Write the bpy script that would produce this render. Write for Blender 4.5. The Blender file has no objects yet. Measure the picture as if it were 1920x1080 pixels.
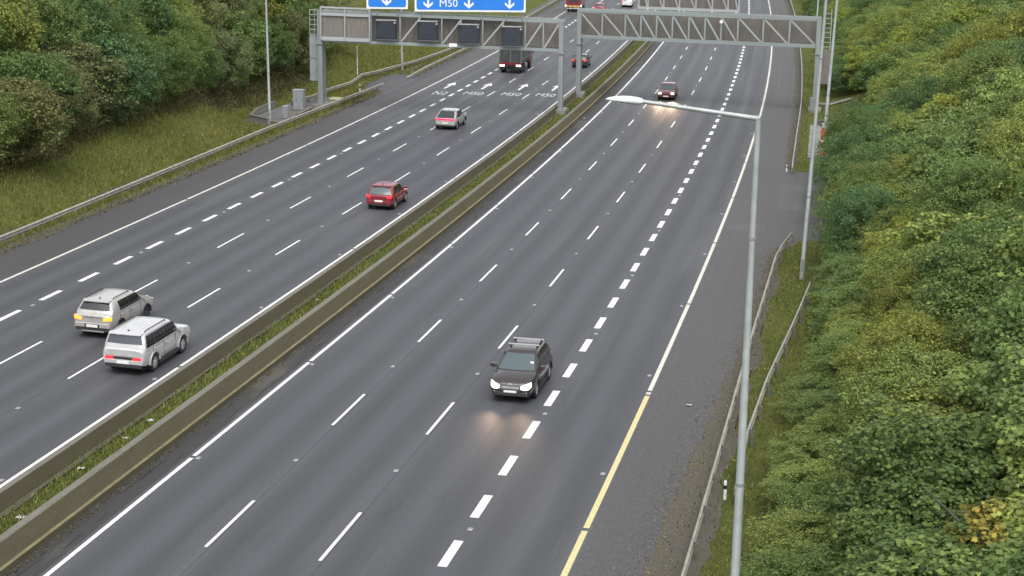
import bpy, bmesh, math, random
import numpy as np
from mathutils import Vector, Matrix

random.seed(11); rng = np.random.default_rng(11)
sc = bpy.context.scene
C = sc.collection
R = math.radians

# ------------------------------------------------------------------ camera
CAM_H, CAM_F = 19.598103, 2990.3521
PITCH, YAW, ROLL = R(13.812811), R(-12.445877), R(0.66593855)
F_ = Vector((math.sin(YAW)*math.cos(PITCH), math.cos(YAW)*math.cos(PITCH), -math.sin(PITCH)))
R_ = Vector((math.cos(YAW), -math.sin(YAW), 0)); U_ = R_.cross(F_)
RR = R_*math.cos(ROLL) + U_*math.sin(ROLL); UU = -R_*math.sin(ROLL) + U_*math.cos(ROLL)
cam = bpy.data.objects.new('camera', bpy.data.cameras.new('camera')); C.objects.link(cam)
m3 = Matrix((RR, UU, -F_)).transposed()
cam.matrix_world = Matrix.Translation((0, 0, CAM_H)) @ m3.to_4x4()
cam.data.sensor_width = 36; cam.data.lens = 36*CAM_F/1920
cam.data.clip_start = .5; cam.data.clip_end = 3000
sc.camera = cam

# ------------------------------------------------------------------ sky, sun, exposure (overcast late afternoon)
SUN_EL, SUN_AZ = R(60), R(160)          # azimuth from +y towards +x
w = bpy.data.worlds.new('World'); sc.world = w; w.use_nodes = True
nt = w.node_tree; nt.nodes.clear()
out = nt.nodes.new('ShaderNodeOutputWorld'); bg = nt.nodes.new('ShaderNodeBackground')
sky = nt.nodes.new('ShaderNodeTexSky'); sky.sky_type = 'NISHITA'; sky.sun_disc = False
sky.sun_elevation = SUN_EL; sky.sun_rotation = SUN_AZ
sky.air_density = 1.0; sky.dust_density = 4.0; sky.ozone_density = 1.0
hs = nt.nodes.new('ShaderNodeHueSaturation'); hs.inputs['Saturation'].default_value = .18
nt.links.new(sky.outputs[0], hs.inputs['Color']); nt.links.new(hs.outputs[0], bg.inputs[0])
bg.inputs[1].default_value = .15
nt.links.new(bg.outputs[0], out.inputs[0])
sd = bpy.data.lights.new('sun', 'SUN'); sd.energy = .55; sd.angle = R(45); sd.color = (1, .97, .92)
sun = bpy.data.objects.new('sun', sd); C.objects.link(sun)
dirv = Vector((math.sin(SUN_AZ)*math.cos(SUN_EL), math.cos(SUN_AZ)*math.cos(SUN_EL), math.sin(SUN_EL)))
sun.rotation_euler = (-dirv).to_track_quat('-Z', 'Y').to_euler(); sun.location = dirv*100
vs = sc.view_settings; vs.view_transform = 'Standard'; vs.look = 'None'; vs.gamma = 1; vs.use_curve_mapping = False
vs.exposure = 1.18
sc.cycles.max_bounces = 6; sc.cycles.diffuse_bounces = 3; sc.cycles.glossy_bounces = 3; sc.cycles.transmission_bounces = 3

# ------------------------------------------------------------------ road geometry: (s along, o to the right of the near median edge line)
X0 = -22.77187
K = (0.00024900999785, -1.25766273e-05, 7.53122526e-08, -1.31466378e-10)
V0, V1 = -5.90196e-06, 4.93836744e-08
ZL, CL = .152910, -.0224102
SM = 330.0
def _hd(u): return K[0]*u + K[1]*u*u/2 + K[2]*u**3/3 + K[3]*u**4/4
_T = []
_x, _y = X0, 0.0
for _i in range(2000):
    _s = _i*.5; _T.append((_x, _y, _hd(min(_s, SM))))
    _h = _hd(min(_s + .25, SM)); _x += math.sin(_h)*.5; _y += math.cos(_h)*.5
def sm(a, b, x):
    t = min(max((x - a)/(b - a), 0), 1); return t*t*(3 - 2*t)
def zs(s):
    if s <= SM:
        s = max(s, 0); return V0*s*s + V1*s**3
    return V0*SM*SM + V1*SM**3 + (2*V0*SM + 3*V1*SM*SM)*(s - SM)*.3
def zc(s, o):
    if o >= -2:
        if o > 21.3: return (o - 21.3)/3.2 if o < 25.1 else 1.1875 + (min(o, 60) - 25.1)/6
        return 0.0
    zl = ZL + CL*(max(o, -22.6) + 5)
    if o > -4.6: return zl*min((-2 - o)/2.6, 1)
    st = -24.8 - 3.9*sm(122, 128, s)*(1 - sm(150, 158, s))
    if o < st:
        d = st - o
        zl += d/2.3 if d < 22 else 22/2.3 + min(d - 22, 80)*.12
    return zl
def frame(s):
    if s <= 0: return X0, s, 0.0
    i = min(int(s*2), len(_T) - 2); f = s*2 - i
    a, b = _T[i], _T[i + 1]
    return a[0]*(1-f) + b[0]*f, a[1]*(1-f) + b[1]*f, a[2]*(1-f) + b[2]*f
def G(s, o, h=0.0):            # point h above the surface
    x, y, a = frame(s)
    return Vector((x + o*math.cos(a), y - o*math.sin(a), zs(s) + zc(s, o) + h))
def D(s, o, z=0.0):            # point z above the road datum
    x, y, a = frame(s)
    return Vector((x + o*math.cos(a), y - o*math.sin(a), zs(s) + z))
def heading(s): return frame(s)[2]      # clockwise from +y

# ------------------------------------------------------------------ materials
MAT = {}
KA = .80
def newmat(n):
    m = bpy.data.materials.new(n); m.use_nodes = True; MAT[n] = m
    t = m.node_tree; b = t.nodes['Principled BSDF']
    return m, t, b
def nd(t, kind, **kw):
    n = t.nodes.new(kind)
    for k, v in kw.items():
        if k in n.inputs: n.inputs[k].default_value = v
        else: setattr(n, k, v)
    return n
def ramp(t, stops, fac=None):
    r = t.nodes.new('ShaderNodeValToRGB'); e = r.color_ramp.elements
    while len(e) > 1: e.remove(e[-1])
    e[0].position = stops[0][0]; e[0].color = tuple(stops[0][1]) + (1,)
    for p, c in stops[1:]:
        q = e.new(p); q.color = tuple(c) + (1,)
    if fac is not None: t.links.new(fac, r.inputs[0])
    return r
def g3(v): return (v, v, v)
def mix(t, a, b, fac, mode='MIX'):
    m = t.nodes.new('ShaderNodeMix'); m.data_type = 'RGBA'; m.blend_type = mode
    for val, idx in ((fac, 0), (a, 6), (b, 7)):
        if hasattr(val, 'is_linked') or hasattr(val, 'links'): t.links.new(val, m.inputs[idx])
        else: m.inputs[idx].default_value = val if idx == 0 else tuple(val) + (1,)
    return m.outputs[2]
def noise(t, scale, detail=4, vec=None, rough=.55):
    n = nd(t, 'ShaderNodeTexNoise', Scale=scale, Detail=detail, Roughness=rough)
    if vec is not None: t.links.new(vec, n.inputs['Vector'])
    return n.outputs['Fac']
def mapping(t, src, scale):
    m = nd(t, 'ShaderNodeMapping'); m.inputs['Scale'].default_value = scale
    t.links.new(src, m.inputs['Vector']); return m.outputs[0]
def coords(t, k='Object'): return nd(t, 'ShaderNodeTexCoord').outputs[k]

def simple(n, col, rough=.5, metal=0.0, var=.12, scale=6.0, bump=0.0, coat=0.0, spec=.5):
    m, t, b = newmat(n)
    f = noise(t, scale, 5, coords(t)); col = tuple(c*KA for c in col)
    lo = tuple(c*(1 - var) for c in col); hi = tuple(min(c*(1 + var), 1) for c in col)
    t.links.new(ramp(t, [(.3, lo), (.7, hi)], f).outputs[0], b.inputs['Base Color'])
    b.inputs['Roughness'].default_value = rough; b.inputs['Metallic'].default_value = metal
    b.inputs['Coat Weight'].default_value = coat; b.inputs['Coat Roughness'].default_value = .08
    b.inputs['Specular IOR Level'].default_value = spec
    if bump:
        bp = nd(t, 'ShaderNodeBump', Strength=bump, Distance=.02)
        t.links.new(noise(t, scale*8, 4, coords(t)), bp.inputs['Height']); t.links.new(bp.outputs[0], b.inputs['Normal'])
    return m
def emit(n, col, strength, base=(.02, .02, .02)):
    m, t, b = newmat(n)
    b.inputs['Base Color'].default_value = tuple(base) + (1,); b.inputs['Roughness'].default_value = .2
    b.inputs['Emission Color'].default_value = tuple(col) + (1,); b.inputs['Emission Strength'].default_value = strength*KA
    return m

def asphalt(n, dark, light, rough, streak=.5, speck=.5, tint=(1, 1, 1), patches=0.0, lane=None):
    dark *= KA; light *= KA
    m, t, b = newmat(n)
    uv = nd(t, 'ShaderNodeUVMap').outputs[0]
    big = noise(t, .12, 5, mapping(t, uv, (1, .35, 1)))
    st = noise(t, 1.1, 6, mapping(t, uv, (1.3, .012, 1)), .65)
    st2 = noise(t, .55, 3, mapping(t, uv, (1.0, .03, 1)))
    fine = noise(t, 5, 8, mapping(t, uv, (1, .6, 1)), .8)
    grit = noise(t, 13, 4, mapping(t, uv, (1, .6, 1)), .85)
    a = nd(t, 'ShaderNodeMath', operation='MULTIPLY'); a.inputs[1].default_value = streak; t.links.new(st, a.inputs[0])
    c = nd(t, 'ShaderNodeMath', operation='MULTIPLY_ADD'); c.inputs[1].default_value = .35; t.links.new(st2, c.inputs[0]); t.links.new(a.outputs[0], c.inputs[2])
    d = nd(t, 'ShaderNodeMath', operation='MULTIPLY_ADD'); d.inputs[1].default_value = .35; t.links.new(big, d.inputs[0]); t.links.new(c.outputs[0], d.inputs[2])
    e = nd(t, 'ShaderNodeMath', operation='MULTIPLY_ADD'); e.inputs[1].default_value = speck; t.links.new(fine, e.inputs[0]); t.links.new(d.outputs[0], e.inputs[2])
    tot = streak + .7 + speck
    dv = nd(t, 'ShaderNodeMath', operation='DIVIDE'); dv.inputs[1].default_value = tot; t.links.new(e.outputs[0], dv.inputs[0])
    col = ramp(t, [(.30, tuple(dark*k for k in tint)), (.70, tuple(light*k for k in tint))], dv.outputs[0]).outputs[0]
    gr = ramp(t, [(.22, g3(.55)), (.5, g3(1)), (.80, g3(1.5))], grit).outputs[0]
    col = mix(t, col, gr, 1.0, 'MULTIPLY')
    if lane:        # worn wheel paths: two slightly darker bands in every lane
        sx = nd(t, 'ShaderNodeSeparateXYZ'); t.links.new(uv, sx.inputs[0])
        wob = nd(t, 'ShaderNodeMath', operation='MULTIPLY_ADD'); wob.inputs[1].default_value = .5; t.links.new(noise(t, .5, 2, mapping(t, uv, (.2, .05, 1))), wob.inputs[0]); t.links.new(sx.outputs[0], wob.inputs[2])
        ph = nd(t, 'ShaderNodeMath', operation='MULTIPLY_ADD'); ph.inputs[1].default_value = 4*math.pi/lane[1]; ph.inputs[2].default_value = -(lane[0] + .25)*4*math.pi/lane[1]; t.links.new(wob.outputs[0], ph.inputs[0])
        cs = nd(t, 'ShaderNodeMath', operation='COSINE'); t.links.new(ph.outputs[0], cs.inputs[0])
        amp = nd(t, 'ShaderNodeMath', operation='MULTIPLY'); t.links.new(cs.outputs[0], amp.inputs[0]); t.links.new(noise(t, .8, 3, mapping(t, uv, (.6, .03, 1))), amp.inputs[1])
        wp = nd(t, 'ShaderNodeMath', operation='MULTIPLY_ADD'); wp.inputs[1].default_value = .34; wp.inputs[2].default_value = 1.0; t.links.new(amp.outputs[0], wp.inputs[0])
        col = mix(t, col, wp.outputs[0], 1.0, 'MULTIPLY')
    if lane:
        sp = noise(t, 1.0, 4, mapping(t, uv, (1.4, .22, 1)), .6)
        col = mix(t, col, (.018, .018, .019), ramp(t, [(.60, g3(0)), (.74, g3(.42))], sp).outputs[0])
        lt = noise(t, .6, 4, mapping(t, uv, (1.0, .06, 1)), .6)
        col = mix(t, col, (.085, .084, .083), ramp(t, [(.56, g3(0)), (.75, g3(.40))], lt).outputs[0])
    if patches:
        pn = noise(t, .45, 4, mapping(t, uv, (1.2, .25, 1)), .6)
        pm = ramp(t, [(.56, g3(0)), (.64, g3(patches))], pn).outputs[0]
        col = mix(t, col, (.085, .075, .055), pm)
    t.links.new(col, b.inputs['Base Color'])
    rr = ramp(t, [(.3, g3(rough - .10)), (.7, g3(rough + .12))], st).outputs[0]
    t.links.new(rr, b.inputs['Roughness'])
    b.inputs['Specular IOR Level'].default_value = .5
    bp = nd(t, 'ShaderNodeBump', Strength=.35, Distance=.015)
    t.links.new(grit, bp.inputs['Height']); t.links.new(bp.outputs[0], b.inputs['Normal'])
    return m
asphalt('asphalt', .034, .068, .62,   .75, .45, (.95, 1.0, 1.12), 0, (1.84, 3.71))
asphalt('asphalt_left', .034, .068, .62,   .75, .45, (.95, 1.0, 1.12), 0, (-6.65, 3.57))
asphalt('shoulder_left', .028, .060, .62, .4, .7, (1.05, 1, 1.02))
asphalt('shoulder_right', .034, .090, .75, .25, 1.5, (1.02, 1, 1.02))
asphalt('median_asphalt', .012, .040, .72, .9, .9, (1.02, 1, .97), .4)
asphalt('patch', .055, .092, .75, .2, .6)
simple('seam', (.040, .040, .041), .7, var=.3)
simple('crack', (.010, .010, .010), .9, var=.3)

def paint(n, col, wear=.5):
    m, t, b = newmat(n)
    g = coords(t, 'Object')
    f = noise(t, 9, 6, g, .7); f2 = noise(t, 45, 3, g, .7)
    k = mix(t, f, f2, .45)
    c = ramp(t, [(.28, (.16, .16, .155)), (.28 + .16*wear, tuple(x*.82 for x in col)), (.62, col)], k).outputs[0]
    t.links.new(c, b.inputs['Base Color']); b.inputs['Roughness'].default_value = .6
    return m
paint('line_paint', (.66, .66, .65), 1.4); paint('faded_paint', (.50, .50, .495), 1.5); paint('edge_paint', (.56, .54, .47), 1.5); paint('yellow_paint', (.54, .48, .23), 1.5)

def ground_mat():
    m, t, b = newmat('grass_ground')
    g = coords(t, 'Object')
    a = noise(t, .22, 5, g, .6); c = noise(t, 2.2, 6, g, .7); d = noise(t, 9, 5, g, .75)
    base = ramp(t, [(.28, (.040, .052, .014)), (.48, (.070, .082, .020)), (.62, (.098, .098, .030)), (.75, (.115, .100, .044))], mix(t, a, c, .5)).outputs[0]
    v = ramp(t, [(.25, g3(.45)), (.5, g3(1)), (.75, g3(1.5))], d).outputs[0]
    t.links.new(mix(t, base, v, 1.0, 'MULTIPLY'), b.inputs['Base Color'])
    b.inputs['Roughness'].default_value = .95; b.inputs['Specular IOR Level'].default_value = .1
    bp = nd(t, 'ShaderNodeBump', Strength=.8, Distance=.15)
    t.links.new(d, bp.inputs['Height']); t.links.new(bp.outputs[0], b.inputs['Normal'])
ground_mat()

def leaf_mat(n, stops, transl=.25):
    """leaf colour: the object's own colour times a random factor for every single leaf"""
    m, t, b = newmat(n)
    geo = nd(t, 'ShaderNodeNewGeometry'); oi = nd(t, 'ShaderNodeObjectInfo')
    r = ramp(t, stops, geo.outputs['Random Per Island']).outputs[0]
    col = mix(t, oi.outputs['Color'], r, 1.0, 'MULTIPLY')
    t.links.new(col, b.inputs['Base Color']); b.inputs['Roughness'].default_value = .6
    b.inputs['Specular IOR Level'].default_value = .22
    tr = nd(t, 'ShaderNodeBsdfTranslucent'); t.links.new(col, tr.inputs['Color'])
    mx = nd(t, 'ShaderNodeMixShader'); mx.inputs[0].default_value = transl
    t.links.new(b.outputs[0], mx.inputs[1]); t.links.new(tr.outputs[0], mx.inputs[2])
    t.links.new(mx.outputs[0], t.nodes['Material Output'].inputs['Surface'])
leaf_mat('leaf', [(0, (.62, .66, .66)), (.35, (.88, .90, .92)), (.7, (1.15, 1.12, 1.05)), (.93, (1.5, 1.42, 1.2)), (1, (1.9, 1.75, 1.35))], .42)
leaf_mat('blade', [(0, (.6, .6, .5)), (.4, (.95, .95, .9)), (.8, (1.3, 1.2, 1.0)), (1, (2.0, 1.6, 1.1))], .2)
simple('bark', (.060, .052, .042), .9, var=.35, scale=4, bump=.4)

def concrete(n, top, lo, algae):
    top, lo, algae = (tuple(c*KA for c in q) for q in (top, lo, algae))
    m, t, b = newmat(n)
    g = coords(t, 'Object')
    a = noise(t, .35, 5, g, .6); c = noise(t, 5, 6, g, .7)
    streaks = noise(t, 3.0, 4, mapping(t, nd(t, 'ShaderNodeUVMap').outputs[0], (1, .15, 1)), .6)
    col = ramp(t, [(.30, lo), (.70, top)], mix(t, a, c, .5)).outputs[0]
    col = mix(t, col, algae, ramp(t, [(.45, g3(0)), (.7, g3(.55))], streaks).outputs[0])
    v = ramp(t, [(.3, g3(.82)), (.7, g3(1.15))], noise(t, 22, 4, g, .7)).outputs[0]
    t.links.new(mix(t, col, v, 1.0, 'MULTIPLY'), b.inputs['Base Color']); b.inputs['Roughness'].default_value = .9
    b.inputs['Specular IOR Level'].default_value = .25
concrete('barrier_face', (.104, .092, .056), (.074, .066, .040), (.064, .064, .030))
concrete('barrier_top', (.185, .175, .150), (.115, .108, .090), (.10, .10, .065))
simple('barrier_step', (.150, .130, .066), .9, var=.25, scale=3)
simple('pad_concrete', (.20, .19, .175), .9, var=.3, scale=1.5, bump=.3)
simple('dark_concrete', (.11, .105, .10), .9, var=.3, scale=2)
simple('galv', (.40, .40, .36), .55, .35, var=.2, scale=3)
simple('galv_rail', (.30, .295, .25), .6, .2, var=.25, scale=2.5)
simple('rail_post', (.15, .145, .125), .75, .2, var=.3, scale=5)
simple('lamp_steel', (.36, .39, .385), .5, .3, var=.14, scale=2)
simple('lamp_head', (.62, .66, .65), .4, 0, var=.06, scale=4)
simple('gantry_steel', (.27, .31, .30), .55, .2, var=.18, scale=1.6)
simple('gantry_leg', (.24, .27, .265), .55, .2, var=.2, scale=1.2)
simple('gantry_frame', (.38, .40, .40), .5, .2, var=.15, scale=2)
def slatted():
    m, t, b = newmat('brown_panel')
    g = coords(t, 'Object')
    wv = nd(t, 'ShaderNodeTexNoise', Scale=3.0, Detail=3); t.links.new(mapping(t, g, (6, 6, .25)), wv.inputs['Vector'])
    c = ramp(t, [(.3, (.105, .095, .084)), (.7, (.175, .160, .142))], wv.outputs['Fac']).outputs[0]
    t.links.new(c, b.inputs['Base Color']); b.inputs['Roughness'].default_value = .8
slatted()
simple('signal_face', (.028, .034, .048), .45, var=.2, scale=3)
simple('black_plastic', (.018, .018, .02), .5, var=.2)
simple('sign_white', (.80, .81, .82), .4, var=.03)
simple('sign_blue', (.012, .19, .68), .4, var=.05, scale=1.5)
simple('cabinet_grey', (.27, .29, .31), .5, .1, var=.12, scale=3)
simple('orange_wrap', (.50, .13, .035), .6, var=.35, scale=4)
simple('grit_yellow', (.42, .38, .22), .6, var=.2)
simple('stud_grey', (.23, .23, .225), .5, var=.2)
simple('scrap', (.42, .42, .40), .8, var=.3)
simple('litter_white', (.72, .72, .70), .7, var=.15)
# vehicle materials
def carpaint(n, col, metal=.25, rough=.32, dirt=.2):
    col = tuple(c*KA for c in col)
    m, t, b = newmat(n)
    g = coords(t)
    f = noise(t, 3, 5, g)
    t.links.new(ramp(t, [(.3, tuple(c*(1 - dirt) for c in col)), (.7, col)], f).outputs[0], b.inputs['Base Color'])
    b.inputs['Metallic'].default_value = metal; b.inputs['Roughness'].default_value = rough
    b.inputs['Coat Weight'].default_value = .7; b.inputs['Coat Roughness'].default_value = .12
carpaint('paint_silver', (.46, .445, .43), .25); carpaint('paint_white', (.54, .54, .54), .15)
carpaint('paint_brown', (.040, .028, .026), .35); carpaint('paint_red', (.26, .022, .035), .25); carpaint('paint_grey', (.44, .44, .43), .25)
carpaint('paint_dark', (.030, .024, .026), .3); carpaint('paint_maroon', (.16, .022, .028), .25); carpaint('paint_lorry', (.22, .02, .025), .1)
carpaint('paint_ice', (.72, .72, .72), .05)
def glass(n, col, rough=.06):
    m, t, b = newmat(n); b.inputs['Base Color'].default_value = tuple(col) + (1,); b.inputs['Roughness'].default_value = rough
    b.inputs['Specular IOR Level'].default_value = .6
    b.inputs['Coat Weight'].default_value = .4
glass('glass_dark', (.012, .014, .016)); glass('glass_screen', (.05, .07, .075), .08); glass('glass_rear', (.03, .035, .045), .08)
simple('tyre', (.016, .016, .017), .85, var=.3); simple('rim', (.55, .55, .56), .35, .4, var=.1); simple('rim_dark', (.12, .12, .125), .4, .5, var=.1)
simple('cladding', (.030, .030, .032), .6, var=.2); simple('chrome', (.62, .63, .65), .18, .9, var=.06); simple('bar_silver', (.55, .55, .56), .35, .5, var=.1)
simple('plate_white', (.74, .73, .70), .5, var=.05)
simple('underbody', (.012, .012, .012), .9, var=.2)
emit('tail_red', (1, .015, .02), 1.7, (.25, .01, .01)); emit('tail_dim', (1, .02, .04), .55, (.25, .01, .015)); emit('tail_amber', (1, .17, .015), 2.6, (.4, .1, .01))
emit('tail_bar', (1, .02, .07), 1.6, (.3, .01, .02))
emit('head_lit', (1, .76, .58), 1.0, (.5, .5, .5)); emit('tail_white', (1, .80, .72), 2.0, (.4, .1, .1))
simple('lens_clear', (.45, .46, .48), .15, var=.05)
simple('lens_red', (.22, .012, .015), .2, var=.1)
simple('tipper_dark', (.050, .056, .058), .6, .1, var=.35, scale=2); simple('tipper_rail', (.15, .15, .15), .6, .1, var=.3, scale=3)
simple('chevron_yellow', (.68, .52, .16), .5, var=.15)

# ------------------------------------------------------------------ mesh helpers
class MB:
    def __init__(s): s.v = []; s.f = []; s.uv = None
    def add(s, vs, fs):
        n = len(s.v); s.v += [tuple(v) for v in vs]; s.f += [tuple(i + n for i in f) for f in fs]
    def box(s, c, size, rot=None):
        hx, hy, hz = (k/2 for k in size)
        vs = [Vector((x, y, z)) for z in (-hz, hz) for x, y in ((-hx, -hy), (hx, -hy), (hx, hy), (-hx, hy))]
        if rot is not None: vs = [rot @ v for v in vs]
        c = Vector(c); s.add([v + c for v in vs], [(3,2,1,0),(4,5,6,7),(0,1,5,4),(1,2,6,5),(2,3,7,6),(3,0,4,7)])
    def beam(s, a, b, wd, ht, up=(0, 0, 1)):
        a, b = Vector(a), Vector(b); d = (b - a).normalized(); u = Vector(up)
        if abs(d.dot(u)) > .97: u = Vector((0, 1, 0))
        x = d.cross(u).normalized(); z = x.cross(d)
        vs = [p + x*i*wd/2 + z*j*ht/2 for p in (a, b) for i, j in ((-1,-1),(1,-1),(1,1),(-1,1))]
        s.add(vs, [(0,1,2,3),(7,6,5,4),(0,4,5,1),(1,5,6,2),(2,6,7,3),(3,7,4,0)])
    def tube(s, pts, rad, n=10, cap=True):
        pts = [Vector(p) for p in pts]; rings = []
        for i, p in enumerate(pts):
            d = (pts[min(i+1, len(pts)-1)] - pts[max(i-1, 0)]).normalized()
            u = Vector((0, 0, 1)) if abs(d.z) < .9 else Vector((0, 1, 0))
            x = d.cross(u).normalized(); y = x.cross(d); r = rad[i] if hasattr(rad, '__len__') else rad
            rings.append([p + x*math.cos(2*math.pi*k/n)*r + y*math.sin(2*math.pi*k/n)*r for k in range(n)])
        s.loft(rings, cap)
    def loft(s, rings, cap=True):
        n = len(rings[0]); base = len(s.v)
        for r in rings: s.v += [tuple(p) for p in r]
        for i in range(len(rings) - 1):
            for k in range(n):
                a = base + i*n + k; b = base + i*n + (k + 1) % n
                s.f.append((a, b, b + n, a + n))
        if cap:
            s.f.append(tuple(base + k for k in reversed(range(n))))
            s.f.append(tuple(base + (len(rings)-1)*n + k for k in range(n)))
    def prism(s, pts, d):          # flat polygon pts, extruded by vector d
        d = Vector(d); n = len(pts); a = [Vector(p) for p in pts]; b = [p + d for p in a]
        s.add(a + b, [tuple(reversed(range(n))), tuple(range(n, 2*n))] + [(i, (i+1) % n, (i+1) % n + n, i + n) for i in range(n)])
    def mesh(s, name, mat, org=None, smooth=None):
        me = bpy.data.meshes.new(name)
        vs = s.v if org is None else [(v[0]-org[0], v[1]-org[1], v[2]-org[2]) for v in s.v]
        me.from_pydata(vs, [], s.f)
        bm = bmesh.new(); bm.from_mesh(me); bmesh.ops.recalc_face_normals(bm, faces=bm.faces); bm.to_mesh(me); bm.free()
        if mat: me.materials.append(MAT[mat])
        if smooth:
            for p in me.polygons: p.use_smooth = True
            me.set_sharp_from_angle(angle=R(smooth))
        me.update(); return me
def link(name, me, parent=None, loc=(0, 0, 0), rot=None, scale=None):
    o = bpy.data.objects.new(name, me); C.objects.link(o); o.location = loc
    if rot is not None: o.rotation_euler = rot
    if scale is not None: o.scale = scale
    if parent is not None: o.parent = parent
    return o
def part(name, mb, mat, parent, smooth=None):
    """child built in world coordinates under an unrotated root"""
    org = Vector(parent['org']) if 'org' in parent else Vector((0, 0, 0))
    return link(name, mb.mesh(name, mat, org, smooth), parent)
def subpart(name, mb, mat, parent, root, smooth=None):
    return link(name, mb.mesh(name, mat, Vector(root['org']), smooth), parent)
def tag(o, label=None, cat=None, group=None, kind=None):
    if label: o['label'] = label
    if cat: o['category'] = cat
    if group: o['group'] = group
    if kind: o['kind'] = kind
    return o
def thing(name, loc, label, cat, group=None, rz=0.0, world=True):
    o = bpy.data.objects.new(name, None); C.objects.link(o); o.location = loc; o.rotation_euler = (0, 0, rz)
    o.empty_display_size = .3
    if world: o['org'] = tuple(loc)
    return tag(o, label, cat, group)
def struct(name, me, parent=None):
    o = link(name, me, parent)
    if parent is None: o['kind'] = 'structure'
    return o
def unit_box(mat, bevel=0):
    mb = MB(); mb.box((0, 0, 0), (1, 1, 1)); return mb.mesh('unit_' + mat, mat)
_ub = {}
def beam_obj(name, a, b, wd, ht, mat, parent, up=(0, 0, 1)):
    """a straight member: shared unit box, turned and scaled"""
    if mat not in _ub: _ub[mat] = unit_box(mat)
    a, b = Vector(a), Vector(b); d = b - a; L = d.length; d.normalize(); u = Vector(up)
    if abs(d.dot(u)) > .97: u = Vector((0, 1, 0))
    x = d.cross(u).normalized(); z = x.cross(d)
    o = bpy.data.objects.new(name, _ub[mat]); C.objects.link(o); o.parent = parent
    org = Vector(parent['org'])
    m = Matrix((x, d, z)).transposed().to_4x4(); m.translation = (a + b)/2 - org
    o.matrix_basis = m @ Matrix.Diagonal((wd, L, ht, 1))
    return o
def ribbon_mesh(name, cols, s0, s1, ds, dz, mat, zfun=None):
    n = max(int((s1 - s0)/ds), 1); vs = []; uv = []
    for i in range(n + 1):
        s = s0 + (s1 - s0)*i/n
        for c in cols:
            o = c(s) if callable(c) else c
            p = G(s, o, dz + (zfun(s, o) if zfun else 0)); vs.append(tuple(p)); uv.append((o, s))
    k = len(cols); fs = [(i*k + j, i*k + j + 1, (i+1)*k + j + 1, (i+1)*k + j) for i in range(n) for j in range(k - 1)]
    me = bpy.data.meshes.new(name); me.from_pydata(vs, [], fs); me.materials.append(MAT[mat])
    ul = me.uv_layers.new(name='UVMap')
    for l in me.loops: ul.data[l.index].uv = uv[l.vertex_index]
    for p in me.polygons: p.use_smooth = True
    me.update(); return me
def vnoise(x, seed=0):
    i = math.floor(x); f = x - i; f = f*f*(3 - 2*f)
    h = lambda k: math.sin(k*127.1 + seed*311.7)*43758.5453 % 1.0
    return h(i)*(1 - f) + h(i + 1)*f
def n2(x, y, seed=0):
    i = math.floor(y); f = y - i; f = f*f*(3 - 2*f)
    return vnoise(x + i*17.31, seed + i % 13)*(1 - f) + vnoise(x + (i+1)*17.31, seed + (i+1) % 13)*f

# ------------------------------------------------------------------ ground and carriageways
def pave_r(s):
    e = 17.0 + .9*sm(42, 75, s)
    if s > 86: e += 3.2*sm(90, 95, s)*(1 - sm(117, 119, s))
    return e
def pave_l(s):
    e = -22.45 - 2.6*sm(152.5, 155, s)*(1 - sm(165, 168, s))
    return e
def dep(s, o):
    """the grass sheet lies below the paving and rises just past its ragged edge"""
    if -2.02 > o > -3.36: return .16 + .05*n2(s*.8, o*3, 5)
    er = pave_r(s) + .35*(vnoise(s*.7, 3) - .5) + .2*(vnoise(s*2.3, 4) - .5)
    el = pave_l(s) - .4*(vnoise(s*.6, 7) - .5) - .2*(vnoise(s*2.1, 8) - .5)
    if o > er: return min(-.1 + (o - er)*.3, .05) + .04*(n2(s*.5, o*.9, 2) - .5) if o < 21 else .04*(n2(s*.5, o*.9, 2) - .5)
    if o < el: return min(-.1 + (el - o)*.35, .06) + .10*(n2(s*.35, o*.6, 9) - .5)*min((el - o)/2, 1)
    return -.12
gcols = [-320, -220, -150, -110, -85, -70, -60, -54, -50, -46, -43, -40, -37, -35, -33, -31.5, -30, -29, -28, -27, -26.3, -25.6, -25, -24.5, -24, -23.6, -23.3, -23, -22.7, -22.4, -22.1, -21.8, -18, -10, -4.7, -3.9, -3.37, -3.3, -2.95, -2.5, -2.1, -2.03, -1.4, 3, 10, 16.4, 16.7, 17, 17.25, 17.5, 17.75, 18, 18.25, 18.5, 18.75, 19, 19.3, 19.6, 20, 20.4, 20.8, 21.3, 22, 23, 24, 25.2, 27, 30, 34, 40, 48, 60, 90, 140, 220, 320]
def ground_rows():
    a = list(np.arange(-120, 20, 20.0)) + list(np.arange(20, 200, .8)) + list(np.arange(200, 340, 2.5)) + list(np.arange(340, 760, 20.0))
    return a
rows = ground_rows(); vs_ = []; k_ = len(gcols)
for s in rows:
    for o in gcols: vs_.append(tuple(G(s, o, dep(s, o))))
fs_ = [(i*k_ + j, i*k_ + j + 1, (i+1)*k_ + j + 1, (i+1)*k_ + j) for i in range(len(rows)-1) for j in range(k_-1)]
gm = bpy.data.meshes.new('ground'); gm.from_pydata(vs_, [], fs_); gm.materials.append(MAT['grass_ground'])
for p in gm.polygons: p.use_smooth = True
struct('ground', gm)

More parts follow.
